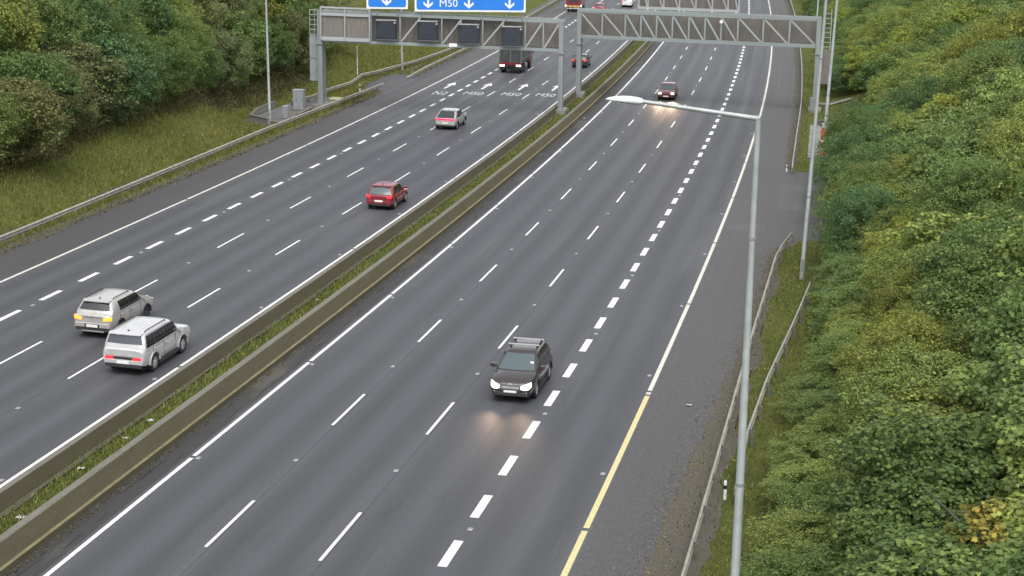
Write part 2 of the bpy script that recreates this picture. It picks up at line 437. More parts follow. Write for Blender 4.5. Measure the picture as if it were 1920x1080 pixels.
S0, S1 = -60, 600
road_l = struct('road_left', ribbon_mesh('road_left', [-19.32, -12, -4.6, -4.15], S0, S1, 2, 0, 'asphalt_left'))
road_r = struct('road_right', ribbon_mesh('road_right', [-.22, 7, 15.0], S0, S1, 2, 0, 'asphalt'))
struct('hard_shoulder_left', ribbon_mesh('hard_shoulder_left', [-25.3, -22.6, -19.32], S0, S1, 1, 0, 'shoulder_left', lambda s, o: -.10 if o < -24 and not 152 < s < 168 else (.0 if o < -24 else 0)))
struct('hard_shoulder_right', ribbon_mesh('hard_shoulder_right', [15.0, 17.2, 18.3, 21.2], S0, S1, 1, 0, 'shoulder_right', lambda s, o: -.3 if o > 21 and not 94 < s < 118.5 else (-.02 if o > 18 and not 92 < s < 119 else 0)))
struct('median_margin', ribbon_mesh('median_margin', [-1.28, -.22], S0, S1, 2, 0, 'median_asphalt'))
# cracks along the median margin
def crack(s0, L, o, wd):
    mb = MB(); n = max(int(L/.35), 2); a = []; b = []
    for i in range(n + 1):
        s = s0 + L*i/n; oo = o + .06*(vnoise(s*2.2, 21) - .5); ww = wd*(.35 + vnoise(s*3.1, 22))*min(1, i*.8 + .15, (n - i)*.8 + .15)
        a.append(G(s, oo - ww, .004)); b.append(G(s, oo + ww, .004))
    base = a + b; m = n + 1
    mb.add(base, [(i, i + 1, m + i + 1, m + i) for i in range(n)]); return mb
for i in range(46):
    s = 38 + i*2.3 + random.random()*1.4; o = random.choice((-.46, -.62, -.82)) + random.uniform(-.04, .04)
    link('crack', crack(s, random.uniform(.6, 2.4), o, random.uniform(.02, .045)).mesh('crack', 'crack'), bpy.data.objects['median_margin'])
# tar joints along the lane lines
for ro, oo in ((road_r, (3.80, 7.55)), (road_l, (-8.56, -12.19))):
    for o in oo:
        link('tar_joint', ribbon_mesh('tar_joint', [lambda s, o=o: o - .010 - .014*vnoise(s*.7, 3), lambda s, o=o: o + .010 + .016*vnoise(s*.5, 4)], 20, 330, 1.5, .003, 'seam'), ro)

# painted markings: every dash is a piece of its own
ZP = .007
def dash_mesh(n, L, wd, mat):
    mb = MB(); mb.add([(-wd/2, -L/2, 0), (wd/2, -L/2, 0), (wd/2, L/2, 0), (-wd/2, L/2, 0)], [(0, 1, 2, 3)]); return mb.mesh(n, mat)
thin = dash_mesh('lane_dash', 4.0, .115, 'line_paint'); wide = dash_mesh('wide_dash', 2.05, .30, 'line_paint')
wide_l = dash_mesh('wide_dash', 2.0, .26, 'line_paint')
def place_flat(name, me, s, o, parent, h=ZP):
    p = G(s, o, h); a = G(s - 1, o, h); b = G(s + 1, o, h); d = (b - a)
    e = G(s, o + .5, h) - G(s, o - .5, h)
    ob = link(name, me, parent, p)
    yv = d.normalized(); xv = e.normalized(); zv = xv.cross(yv).normalized(); xv = yv.cross(zv)
    ob.matrix_basis = Matrix.Translation(p) @ Matrix((xv, yv, zv)).transposed().to_4x4()
    return ob
MOD = 4.0077
stud_mb = MB(); stud_mb.loft([[(-.09, -.11, 0), (.09, -.11, 0), (.09, .11, 0), (-.09, .11, 0)], [(-.06, -.08, .03), (.06, -.08, .03), (.06, .08, .03), (-.06, .08, .03)]]); stud_me = stud_mb.mesh('road_stud', 'stud_grey')
for o, s0, ro in ((3.676, 44.743, road_r), (7.4292, 44.60, road_r), (-8.4343, 47.015, road_l), (-12.0689, 59.614, road_l)):
    n0 = -2 if o > 0 else -3
    for i in range(n0, 25):
        s = s0 + 3*MOD*i
        if 20 < s < 335:
            place_flat('lane_dash', thin, s, o, ro)
            if s < 190 and i % 1 == 0: place_flat('road_stud', stud_me, s + 1.5*MOD, o, ro)
for o, s0, ro, me in ((11.1232, 44.098, road_r, wide), (-15.5577, 65.011, road_l, wide_l)):
    for i in range(-6, 75):
        s = s0 + MOD*i
        if 20 < s < 325:
            place_flat('wide_dash', me, s, o, ro)
            if i % 3 == 0 and s < 150: place_flat('road_stud', stud_me, s + MOD/2, o + .12, ro)
for i in range(12):
    place_flat('road_stud', stud_me, 38 + i*12.1, .24, road_r); place_flat('road_stud', stud_me, 40 + i*12.1, 14.52, road_r); place_flat('road_stud', stud_me, 46 + i*12.1, -5.12, road_l)
def edge_line(o0, o1, s_first, mod, mat, par, s0=20, s1=340, lab=None):
    s = s_first
    while s > s0 + mod: s -= mod
    prev = s0
    while prev < s1:
        ob = link('edge_line', ribbon_mesh('edge_line', [o0, o1], prev, min(s - .12, s1), 2, ZP, mat), par); prev = s + .12; s += mod
        if lab: ob['label'] = lab
edge_line(-.08, .08, 50.18, 12.4, 'line_paint', road_r)
edge_line(14.71, 14.91, 46.98, 14.8, 'yellow_paint', road_r, 20, 61.4, 'yellow stretch of the right edge line')
edge_line(14.72, 14.90, 76.8, 14.8, 'edge_paint', road_r, 61.6, 340)
edge_line(-4.94, -4.80, 60, 24, 'line_paint', road_l)
edge_line(-19.22, -19.05, 70, 24, 'edge_paint', road_l)

# lettering and arrows on the left carriageway
def text_mesh(txt, size, extr=0.0, mat='line_paint', bold=.0):
    cu = bpy.data.curves.new('txt', 'FONT'); cu.body = txt; cu.size = size; cu.align_x = 'CENTER'; cu.align_y = 'CENTER'; cu.extrude = extr; cu.offset = 0; cu.resolution_u = 3
    ob = bpy.data.objects.new('txt', cu); C.objects.link(ob); dg = bpy.context.evaluated_depsgraph_get(); dg.update()
    me = bpy.data.meshes.new_from_object(ob.evaluated_get(dg)); bpy.data.objects.remove(ob); bpy.data.curves.remove(cu)
    me.materials.clear(); me.materials.append(MAT[mat]); return me
def arrow_mesh():
    mb = MB(); mb.add([(-.11, -2.6, 0), (.11, -2.6, 0), (.13, .6, 0), (.48, .5, 0), (0, 2.9, 0), (-.48, .5, 0), (-.13, .6, 0)], [(0, 1, 2, 6), (5, 6, 2, 3, 4)]); return mb.mesh('arrow', 'line_paint')
am = arrow_mesh()
for txt, o, s in (('N2', -16.9, 154.3), ('M50', -13.75, 155.4), ('M50', -10.1, 156.4), ('M50', -6.75, 157.3)):
    me = text_mesh(txt, 1.0, 0, 'faded_paint', .03)
    for v in me.vertices: v.co.x *= 1.12; v.co.y *= 3.4
    me.update()
    place_flat('road_lettering', me, s - .3, o, road_l)['label'] = 'white painted letters %s' % txt
    place_flat('road_arrow', am, s + 6.2, o - .45 if o < -15 else o + .05, road_l)

# patches
for (s0, s1, o0, o1, n) in ((103, 112.5, 17.9, 19.5, 'tarmac_patch'), (95.3, 97.6, 15.3, 17.5, 'concrete_strip'), (99.4, 99.75, 15.4, 19.2, 'tarmac_patch')):
    struct(n, ribbon_mesh(n, [o0, o1], s0, s1, 1, .005, 'patch'), bpy.data.objects['hard_shoulder_right'])

def dirt_mat():
    m, t, b = newmat('dirt')
    g = coords(t); a = noise(t, 1.2, 5, g, .65); c = noise(t, 9, 5, g, .8)
    col = ramp(t, [(.30, (.036, .034, .030)), (.46, (.068, .062, .055)), (.60, (.066, .062, .040)), (.72, (.115, .105, .092))], mix(t, a, c, .55)).outputs[0]
    v = ramp(t, [(.25, g3(.6)), (.75, g3(1.5))], noise(t, 22, 4, g, .8)).outputs[0]
    t.links.new(mix(t, col, v, 1.0, 'MULTIPLY'), b.inputs['Base Color']); b.inputs['Roughness'].default_value = .95; b.inputs['Specular IOR Level'].default_value = .15
dirt_mat()
def dirt_zone(n, a, b, s0, s1):
    me = ribbon_mesh(n, [lambda s: a(s) - .25*vnoise(s*1.3, 61) - .12*vnoise(s*4, 62), lambda s: a(s)*.85 + b(s)*.15, lambda s: a(s)*.7 + b(s)*.3, lambda s: a(s)*.55 + b(s)*.45, lambda s: a(s)*.4 + b(s)*.6, lambda s: a(s)*.25 + b(s)*.75, lambda s: a(s)*.1 + b(s)*.9, lambda s: b(s) + .5*(vnoise(s*.6, 63) - .5) + .25*(vnoise(s*2.1, 64) - .5)], s0, s1, .4, .022, 'dirt', lambda s, o: max(dep(s, o), -.015))
    struct(n, me)
dirt_zone('gravel_margin', lambda s: pave_r(s) + .25, lambda s: 18.75, 25, 90)
dirt_zone('gravel_margin', lambda s: pave_r(s) + .05, lambda s: 18.6, 120, 330)
struct('soil_edge', ribbon_mesh('soil_edge', [-3.42, lambda s: -3.22 + .14*(vnoise(s*.9, 71) - .5) + .1*(vnoise(s*3, 72) - .5)], 20, 330, .5, .235, 'dirt'))
dirt_zone('gravel_margin', lambda s: -22.85, lambda s: -22.35, 60, 151)
# ------------------------------------------------------------------ median concrete barriers (step profile)
def barrier(name, oc, hb, hs_, ht_, label):
    root = thing(name, G(40, oc), label, 'barrier', 'concrete median barriers')
    # half profile: base .40, step at .22, top .15
    prof = [(hb, -.05), (hb - .01, .19), (hs_ - .03, .225), (ht_ + .02, .785), (ht_, .80)]
    full = [(-a, b) for a, b in prof] + [(a, b) for a, b in reversed(prof)]
    org = Vector(root['org']); N = 330; ss = [-40 + 2.0*i for i in range(N)]
    def seg(idx0, idx1, mat, nm, parent):
        vs = []; uv = []
        for s in ss:
            base = D(s, oc, (zc(s, oc)))
            x, y, a = frame(s); ex = Vector((math.cos(a), -math.sin(a), 0))
            for q in range(idx0, idx1 + 1):
                u, z = full[q]; vs.append(tuple(base + ex*u + Vector((0, 0, z)) - org)); uv.append((q, s))
        k = idx1 - idx0 + 1
        fs = [(i*k + j, (i+1)*k + j, (i+1)*k + j + 1, i*k + j + 1) for i in range(N - 1) for j in range(k - 1)]
        me = bpy.data.meshes.new(nm); me.from_pydata(vs, [], fs); me.materials.append(MAT[mat])
        ul = me.uv_layers.new(name='UVMap')
        for l in me.loops: ul.data[l.index].uv = uv[l.vertex_index]
        me.update(); return link(nm, me, parent)
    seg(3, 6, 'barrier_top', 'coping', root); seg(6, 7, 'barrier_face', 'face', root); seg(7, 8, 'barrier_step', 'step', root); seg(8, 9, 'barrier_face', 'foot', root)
    for i in range(34):      # narrow joints between the cast lengths
        s = 30 + i*9.0; x, y, a = frame(s); ex = Vector((math.cos(a), -math.sin(a), 0)); ey = Vector((math.sin(a), math.cos(a), 0)); base = D(s, oc, zc(s, oc))
        mb = MB(); pr = [base + ex*(u + (.004 if u > 0 else -.004)) + Vector((0, 0, z + .004)) for u, z in full]
        mb.add([p - ey*.012 for p in pr] + [p + ey*.012 for p in pr], [(q, q + 1, q + 11, q + 10) for q in range(9)])
        part('joint', mb, 'seam', root)
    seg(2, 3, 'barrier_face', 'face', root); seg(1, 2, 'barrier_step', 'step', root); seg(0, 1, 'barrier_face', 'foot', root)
barrier('concrete_barrier', -1.72, .50, .42, .13, 'brown stained concrete step barrier on the near side of the grassy median')
barrier('concrete_barrier', -3.67, .31, .28, .10, 'concrete step barrier on the far side of the median, beside the left carriageway')

# ------------------------------------------------------------------ guardrails
post_mb = MB(); post_mb.box((0, 0, .15), (.11, .06, .95)); post_mb.box((.0, .03, .15), (.05, .012, .95)); post_me = post_mb.mesh('post', 'rail_post')
block_mb = MB(); block_mb.box((0, 0, 0), (.10, .08, .18)); block_me = block_mb.mesh('spacer', 'rail_post')
def guardrail(pts, side, label, spacing=4.0, double_from=None, top=.72):
    """pts: (s, o, drop of the beam); side +1 when traffic is to the right (+o)"""
    root = thing('guardrail', G(pts[0][0], pts[0][1]), label, 'guardrail', 'steel guardrails along the verges')
    org = Vector(root['org'])
    def at(s):
        for a, b in zip(pts[:-1], pts[1:]):
            if s <= b[0]: break
        f = min(max((s - a[0])/(b[0] - a[0]), 0), 1)
        return a[1]*(1-f) + b[1]*f, a[2]*(1-f) + b[2]*f
    prof = [(0, .155), (.025, .15), (.08, .10), (.08, .055), (.015, .015), (.015, -.015), (.08, -.055), (.08, -.10), (.025, -.15), (0, -.155)]
    th = [(u - .012, v*.99) for u, v in reversed(prof)]
    ring = prof + th
    s0, s1 = pts[0][0], pts[-1][0]; n = max(int((s1 - s0)/1.5), 2); rings = []
    for i in range(n + 1):
        s = s0 + (s1 - s0)*i/n; o, dr = at(s); c = G(s, o, top - .155 - dr)
        a = G(s - .4, at(max(s - .4, s0))[0]); b = G(s + .4, at(min(s + .4, s1))[0])
        t = (b - a); t.z = 0; t.normalize(); ex = Vector((t.y, -t.x, 0))*side
        rings.append([c + ex*(u - .02) + Vector((0, 0, v)) for u, v in ring])
    mb = MB(); mb.loft(rings); part('beam', mb, 'galv_rail', root, 40)
    s = s0 + .3
    while s < s1:
        o, dr = at(s)
        if dr < .4:
            a = heading(s); base = G(s, o - side*.14, 0)
            link('post', post_me, root, base + Vector((0, 0, -.02 - dr)) - org, (0, 0, -a))
            link('spacer', block_me, root, G(s, o - side*.055, top - .155 - dr) - org, (0, 0, -a))
        s += spacing/2 if double_from is not None and s > double_from else spacing
    return root
guardrail([(60, -22.75, 0), (77, -22.87, 0), (99.4, -23.3, 0), (121, -23.54, 0), (140, -23.2, 0), (153.8, -22.7, 0)], 1, 'long guardrail below the left grass bank, running up to the gantry foot', 4.0, 128)
guardrail([(164.8, -23.0, .6), (167.5, -22.3, .1), (170, -22.2, 0), (196, -22.43, 0), (240, -22.6, 0), (330, -22.8, 0)], 1, 'guardrail with ramped start beside the shoulder beyond the left gantry', 3.0)
guardrail([(139, -27.4, 0), (141.5, -26.5, 0), (149, -26.6, 0), (161, -25.6, 0), (191, -24.1, 0), (230, -23.9, 0)], 1, 'guardrail starting behind the left gantry leg along the grass bank', 2.4)
guardrail([(30, 18.4, 0), (60, 18.4, 0), (71, 18.42, 0), (80, 18.52, 0), (86, 18.6, 0), (89.7, 18.87, 0), (93.6, 19.17, .25)], -1, 'guardrail along the right shoulder beside the tall lamp column', 3.0)
guardrail([(50, 19.3, .0), (53, 19.23, 0), (56, 19.23, 0), (63, 19.5, 0), (72.5, 20.16, 0), (80.2, 20.64, 0)], -1, 'shorter guardrail in the grass against the right-hand shrubs', 3.0)
guardrail([(116.8, 18.43, .2), (120, 18.4, 0), (134, 18.37, 0), (155, 18.5, 0), (214, 18.5, 0), (265, 18.6, 0), (330, 18.8, 0)], -1, 'guardrail along the right shoulder under the right gantry', 3.5)
guardrail([(266, 19.2, 0), (267.7, 20.5, 0), (300, 21.8, 0), (330, 22, 0)], -1, 'far guardrail on the right verge with its end bent to the road', 3.5)

# ------------------------------------------------------------------ lamp columns and masts
def column(base, top, r0, r1, label, name='lamp_column', cat='lamp', mat='lamp_steel', arm=None, group=None, joints=(.07, .55)):
    root = thing(name, base, label, cat, group); base, top = Vector(base), Vector(top)
    ax = top - base
    j = joints
    fr = [0, j[0], j[0] + .002, j[1], j[1] + .004, 1]; rd = [r0*1.12, r0*1.1, r0, r0*(1-j[1]) + r1*j[1], (r0*(1-j[1]) + r1*j[1])*.9, r1]
    mb = MB(); mb.tube([base + ax*f for f in fr], rd, 14); part('pole', mb, mat, root, 50)
    mb = MB(); mb.tube([base + Vector((0, 0, -.05)), base + Vector((0, 0, .03))], r0*2.1, 12); part('base_plate', mb, 'rail_post', root)
    mb = MB(); e = Vector((0, -1, 0)); mb.box(base + ax*.055 + e*r0*1.08, (r0*1.1, .02, ax.length*.045)); part('access_door', mb, 'gantry_leg', root)
    for f in (.30, .78):
        mb = MB(); c = base + ax*f; rr = r0*(1-f) + r1*f
        mb.tube([c - ax.normalized()*.04, c + ax.normalized()*.04], rr*1.12, 14); part('band', mb, 'gantry_leg', root)
    if arm:
        a1, tip = (Vector(q) for q in arm)
        mb = MB(); d = (a1 - top)
        mb.tube([top + Vector((0, 0, .02)) - d.normalized()*.06, top + d*.02, top + d*.5, a1 + d.normalized()*.05], [r1*.95, r1*.9, r1*.8, r1*.72], 12); part('arm', mb, mat, root, 50)
        # luminaire: lofted hull, pointed at the road end
        dv = (tip - a1); L = dv.length; dv.normalize(); sd_ = dv.cross(Vector((0, 0, 1))).normalized(); upv = sd_.cross(dv)
        rings = []
        for f, wd, hu, hl in ((0, .07, .05, .05), (.04, .11, .085, .07), (.16, .14, .11, .09), (.35, .17, .125, .08), (.55, .175, .12, .06), (.75, .15, .095, .04), (.92, .085, .055, .02), (1.0, .02, .015, .005)):
            c = a1 + dv*L*f; ring = []
            for k in range(14):
                t = 2*math.pi*k/14; sy = math.sin(t); ring.append(c + sd_*math.cos(t)*wd + upv*(sy*hu if sy > 0 else sy*hl))
            rings.append(ring)
        mb = MB(); mb.loft(rings); hd_ = part('lamp_head', mb, 'lamp_head', root, 60)
        mb = MB(); c = a1 + dv*L*.36
        rs = []
        for q in (-.008, .008):
            rs.append([c + dv*q + sd_*math.cos(2*math.pi*k/14)*.174 + upv*(math.sin(2*math.pi*k/14)*(.128 if k < 7 else .084)) for k in range(14)])
        mb.loft(rs); subpart('joint_band', mb, 'gantry_frame', hd_, root)
        mb = MB(); c = a1 + dv*L*.55 - upv*.065; mb.box(c, (.22, .22, .02)); subpart('lens', mb, 'lens_clear', hd_, root)
    return root
column(G(41, 20.0), D(41, 20.03, 14.15), .125, .075, 'tall grey lamp column beside the right guardrail, arm reaching over the road', arm=(D(41.0, 17.07, 14.47), D(41.0, 16.08, 14.50)), joints=(.10, .70))
column(G(83.4, 20.1), D(83.4, 20.55, 15.0), .115, .075, 'plain tall column rising from the grass in front of the right-hand trees', cat='lamp', arm=(D(83.4, 17.6, 15.3), D(83.4, 16.6, 15.33)))
column(G(129.2, -26.1), D(129.2, -26.2, 14.5), .12, .075, 'pale lamp column standing at the left grass bank before the gantry', arm=(D(129.2, -23.2, 14.8), D(129.2, -22.2, 14.83)))
column(G(170.9, -25.0), D(170.9, -25.1, 14.5), .13, .08, 'lamp column on the verge behind the left gantry, passing behind its blue sign', mat='gantry_leg', arm=(D(170.9, -22.2, 14.8), D(170.9, -21.2, 14.83)))
column(G(158.3, -26.6), G(158.3, -26.6, 3.2), .06, .055, 'short pale post on the bank behind the left gantry', 'marker_post', 'post', 'galv')
column(G(222, 20.6), D(222, 20.9, 14), .12, .08, 'far lamp column on the right verge behind the gantry leg', arm=(D(222, 18, 14.3), D(222, 17, 14.33)))
mast = column(G(126.3, 20.55), D(126.3, 21.1, 16.0), .13, .09, 'grey mast with orange wrapped foot on the right-hand concrete pad', 'mast', 'mast', 'lamp_steel', joints=(.16, .6))
mb = MB(); b0 = G(126.3, 20.55, .06); rr = []
for i in range(9):
    z = i*.26; r = .24 + .05*math.sin(i*2.1); rr.append([b0 + Vector((math.cos(2*math.pi*k/12)*r*(1 + .12*math.sin(k*2.7 + i)), math.sin(2*math.pi*k/12)*r, z)) for k in range(12)])
mb.loft(rr); part('orange_wrap', mb, 'orange_wrap', mast, 30)
mb = MB(); mb.tube([b0 + Vector((0, 0, 1.05)), b0 + Vector((0, 0, 1.17))], .31, 14); part('band', mb, 'litter_white', mast)
mb = MB(); mb.tube([b0 + Vector((.01, 0, 2.15)), b0 + Vector((.01, 0, 2.5))], .20, 14); part('collar', mb, 'litter_white', mast)

# ------------------------------------------------------------------ gantries
def lerp(a, b, t): return a*(1 - t) + b*t
def gantry_left():
    oA, oB = -24.37, -3.15
    sA, sB = 138.4, 143.3
    S = lambda o: sA + (o - oA)/(oB - oA)*(sB - sA)
    ZT = lambda o: lerp(9.30, 8.55, (o - oA)/(oB - oA)); ZB = lambda o: ZT(o) - 2.55
    root = thing('gantry', G(sA, oA), 'sign gantry with blue direction signs spanning the left carriageway', 'gantry', 'sign gantries')
    P = lambda o, z, ds=0: D(S(o) + ds, o, z)
    T = 1.15      # depth of the box
    for ds in (0, T):
        for zf, h in ((ZT, .26), (ZB, .26)):
            beam_obj('chord', P(oA - .1, zf(oA), ds), P(oB + .15, zf(oB), ds), .22, h, 'gantry_steel', root)
    # back panel and walkway
    mb = MB(); mb.prism([P(oA + .2, ZB(oA) + .14, T - .2), P(oB - .1, ZB(oB) + .14, T - .2), P(oB - .1, ZT(oB) - .14, T - .2), P(oA + .2, ZT(oA) - .14, T - .2)], (0, .05, 0)); part('back_panel', mb, 'brown_panel', root)
    mb = MB(); mb.prism([P(oA + .2, ZB(oA) - .02, .12), P(oB - .1, ZB(oB) - .02, .12), P(oB - .1, ZB(oB) - .02, T - .12), P(oA + .2, ZB(oA) - .02, T - .12)], (0, 0, .05)); part('walkway', mb, 'brown_panel', root)
    # braces between the front chords; the signals hide some of them
    nodes = [-19.9, -17.35, -15.65, -13.7, -12.0, -10.1, -8.3, -6.35, -4.75]
    for o in nodes: beam_obj('upright', P(o, ZB(o)), P(o, ZT(o)), .13, .13, 'gantry_steel', root)
    for a, b in ((-17.35, -15.55), (-13.7, -11.95), (-10.1, -8.2), (-6.35, -4.85), (-4.7, -3.35)):
        beam_obj('brace', P(a, ZB(a) + .1), P(b, ZT(b) - .1), .13, .13, 'gantry_frame', root)
    for o in (-24.2, -19.9, -15.6, -11.9, -8.2, -4.7):
        beam_obj('tie', P(o, ZT(o), 0), P(o, ZT(o), T), .1, .1, 'gantry_steel', root)
    # pale frame with two panels at the left end
    for a, b in (((-24.2, 6.84), (-24.2, 9.75)), ((-19.95, 6.72), (-19.95, 9.62)), ((-22.1, 6.8), (-22.1, 9.68)), ((-24.25, 9.72), (-19.9, 9.58)), ((-24.25, 9.12), (-19.9, 8.98)), ((-24.25, 6.95), (-19.9, 6.80))):
        thick = .34 if abs(a[1] - b[1]) < .5 and a[1] < 7.2 else (.15 if a[1] > 9.5 else .24)
        beam_obj('panel_frame', P(a[0], a[1], -.28), P(b[0], b[1], -.28), .12, thick if abs(a[0] - b[0]) > 1 else .2, 'gantry_frame', root)
    for a, b in ((-24.1, -22.2), (-22.0, -20.05)):
        mb = MB(); mb.prism([P(a, 7.05, -.2), P(b, 7.0, -.2), P(b, 9.0, -.2), P(a, 9.05, -.2)], (0, .06, 0)); part('panel', mb, 'brown_panel', root)
    # legs
    for o, sgn in ((oA, 1), (oB, -1)):
        zb = zc(S(o), o)
        for ds in (0, T):
            beam_obj('leg', P(o, zb - .1, ds), P(o, ZT(o) + .1, ds), .42 if ds == 0 else .2, .42 if ds == 0 else .2, 'gantry_leg', root)
        for z0, z1 in ((.8, 3.4), (3.4, 6.0)):
            beam_obj('leg_brace', P(o, z0 + zb, T), P(o, z1 + zb, 0), .09, .09, 'gantry_leg', root)
            beam_obj('leg_brace', P(o, z1 + zb, T), P(o, z1 + zb, 0), .09, .09, 'gantry_leg', root)
        mb = MB(); mb.box(P(o, ZB(o) - .28, 0), (.62, .62, .07)); part('flange', mb, 'gantry_leg', root)
    # ladder with anti-climb board at the outer end
    oL = oA - .55
    for o in (oL - .42, oL, oL + .3): beam_obj('ladder_rail', P(o, 7.2, .3), P(o, 9.5, .3), .05, .05, 'gantry_frame', root)
    for i in range(6): beam_obj('rung', P(oL - .44, 7.25 + i*.44, .3), P(oL + .32, 7.25 + i*.44, .3), .05, .05, 'gantry_frame', root)
    for i in range(2):
        z = 3.1 + i*2.05
        mb = MB(); mb.prism([P(oL - .45, z, .2), P(oL + .3, z, .2), P(oL + .3, z + 2.0, .2), P(oL - .45, z + 2.0, .2)], (0, .12, 0)); part('anticlimb_board', mb, 'gantry_leg', root)
    # uprights carrying the signs
    for o in (-19.3, -17.5, -15.4, -12.9, -10.2, -8, -6.6):
        beam_obj('sign_post', P(o, ZT(o), -.12), P(o, 12.6, -.12), .12, .12, 'gantry_steel', root)
    # handrail on top
    for k, (a, b) in enumerate(((-18.2, -3.3),)):
        beam_obj('handrail', P(a, ZT(a) + .3, .05), P(b, ZT(b) + .3, .05), .05, .05, 'gantry_frame', root)
    for o in np.arange(-18, -3.4, 1.83): beam_obj('handrail_post', P(o, ZT(o) + .1, .05), P(o, ZT(o) + .42, .05), .05, .05, 'gantry_frame', root)
    mb = MB(); mb.prism([P(-13.0, 6.3, -.3), P(-12.3, 6.28, -.3), P(-12.3, 6.58, -.3), P(-13.0, 6.6, -.3)], (0, .04, 0)); part('number_plate', mb, 'sign_white', root)
    # four dark lane signals
    for i, (o, z) in enumerate(((-18.43, 7.77), (-14.8, 7.70), (-11.2, 7.45), (-7.43, 7.28))):
        sg = thing('lane_signal', P(o, z - .8, -.45), ['leftmost', 'second', 'third', 'rightmost'][i] + ' dark square lane signal on the left gantry' + ('' if i in (0, 3) else ' from its left end'), 'signal', 'lane signals on the gantry')
        a0 = heading(S(o)); rot = Matrix.Rotation(-a0, 3, 'Z'); c = P(o, z, -.5)
        mb = MB(); mb.box(c, (1.86, .32, 1.62), rot); part('housing', mb, 'black_plastic', sg)
        mb = MB(); mb.box(c + rot @ Vector((0, -.172, 0)), (1.74, .02, 1.5), rot); part('face', mb, 'signal_face', sg)
        mb = MB(); mb.box(c + rot @ Vector((0, -.05, .87)), (1.86, .14, .10), rot); part('hood', mb, 'gantry_frame', sg)
        for zz in (-.86,): mb = MB(); mb.box(c + rot @ Vector((0, 0, zz)), (1.9, .2, .08), rot); part('bracket', mb, 'gantry_steel', sg)
        for xx in (-.70, .86):
            mb = MB(); mb.tube([c + rot @ Vector((xx, -.16, .66)), c + rot @ Vector((xx, -.36, .66))], .09, 10); part('beacon', mb, 'gantry_frame' if xx > 0 else 'black_plastic', sg)
        mb = MB(); mb.box(c + rot @ Vector((0, .33, .3)), (.3, .35, .3), rot); part('mount', mb, 'gantry_leg', sg)
    # blue signs
    def sign(o0, o1, zb_, zt_, label, arrows, texts):
        sgn = thing('direction_sign', P((o0 + o1)/2, zb_, -.25), label, 'sign', 'blue direction signs on the gantry')
        a0 = heading(S((o0 + o1)/2)); ex = (P(o1, 0) - P(o0, 0)).normalized(); nrm = Vector((ex.y, -ex.x, 0)).normalized()
        c0 = P(o0, zb_, -.3)
        Wd = (P(o1, 0) - P(o0, 0)).length; Hh = zt_ - zb_
        def quad(x0, x1, z0, z1, off, th):
            mb = MB(); mb.prism([c0 + ex*x0 + Vector((0, 0, z0)) + nrm*off, c0 + ex*x1 + Vector((0, 0, z0)) + nrm*off, c0 + ex*x1 + Vector((0, 0, z1)) + nrm*off, c0 + ex*x0 + Vector((0, 0, z1)) + nrm*off], nrm*th); return mb
        part('board', quad(0, Wd, 0, Hh, 0, .06), 'sign_white', sgn)
        # rounded blue field
        r = .22; bw = .16; pts = []
        for cx, cz, t0 in ((Wd - bw - r, Hh - bw - r, 0), (bw + r, Hh - bw - r, 90), (bw + r, bw + r, 180), (Wd - bw - r, bw + r, 270)):
            for k in range(6):
                t = R(t0 + k*18); pts.append(c0 + ex*(cx + r*math.cos(t)) + Vector((0, 0, cz + r*math.sin(t))) + nrm*.062)
        mb = MB(); mb.prism(pts, nrm*.01); part('blue_field', mb, 'sign_blue', sgn)
        for ax in arrows:
            q = [(-.09, 1.0), (.09, 1.0), (.09, .42), (.42, .70), (.42, .48), (0, .10), (-.42, .48), (-.42, .70), (-.09, .42)]
            mb = MB(); pv = [c0 + ex*(ax + x) + Vector((0, 0, .18 + z)) + nrm*.074 for x, z in q]
            n0 = len(pv); mb.add(pv, [(0, 8, 2, 1), (8, 7, 6, 5), (5, 4, 3, 2), (8, 5, 2)]); part('arrow', mb, 'sign_white', sgn)
        for (tx, tz, txt, size) in texts:
            me = text_mesh(txt, size, .004, 'sign_white', .02)
            ob = link('lettering', me, sgn); mm = Matrix((ex, Vector((0, 0, 1)), nrm)).transposed().to_4x4(); mm.translation = c0 + ex*tx + Vector((0, 0, tz)) + nrm*.08 - Vector(sgn['org']); ob.matrix_basis = mm
        return sgn
    sign(-20.2, -16.6, 9.62, 12.6, 'smaller blue direction sign with one down arrow above the left gantry', [1.8], [])
    sign(-16.0, -6.3, 9.42, 12.6, 'wide blue direction sign reading M50 above the left gantry', [1.2, 4.85, 8.5], [(3.02, .72, 'M50', .95)])
    return root
gantry_left()

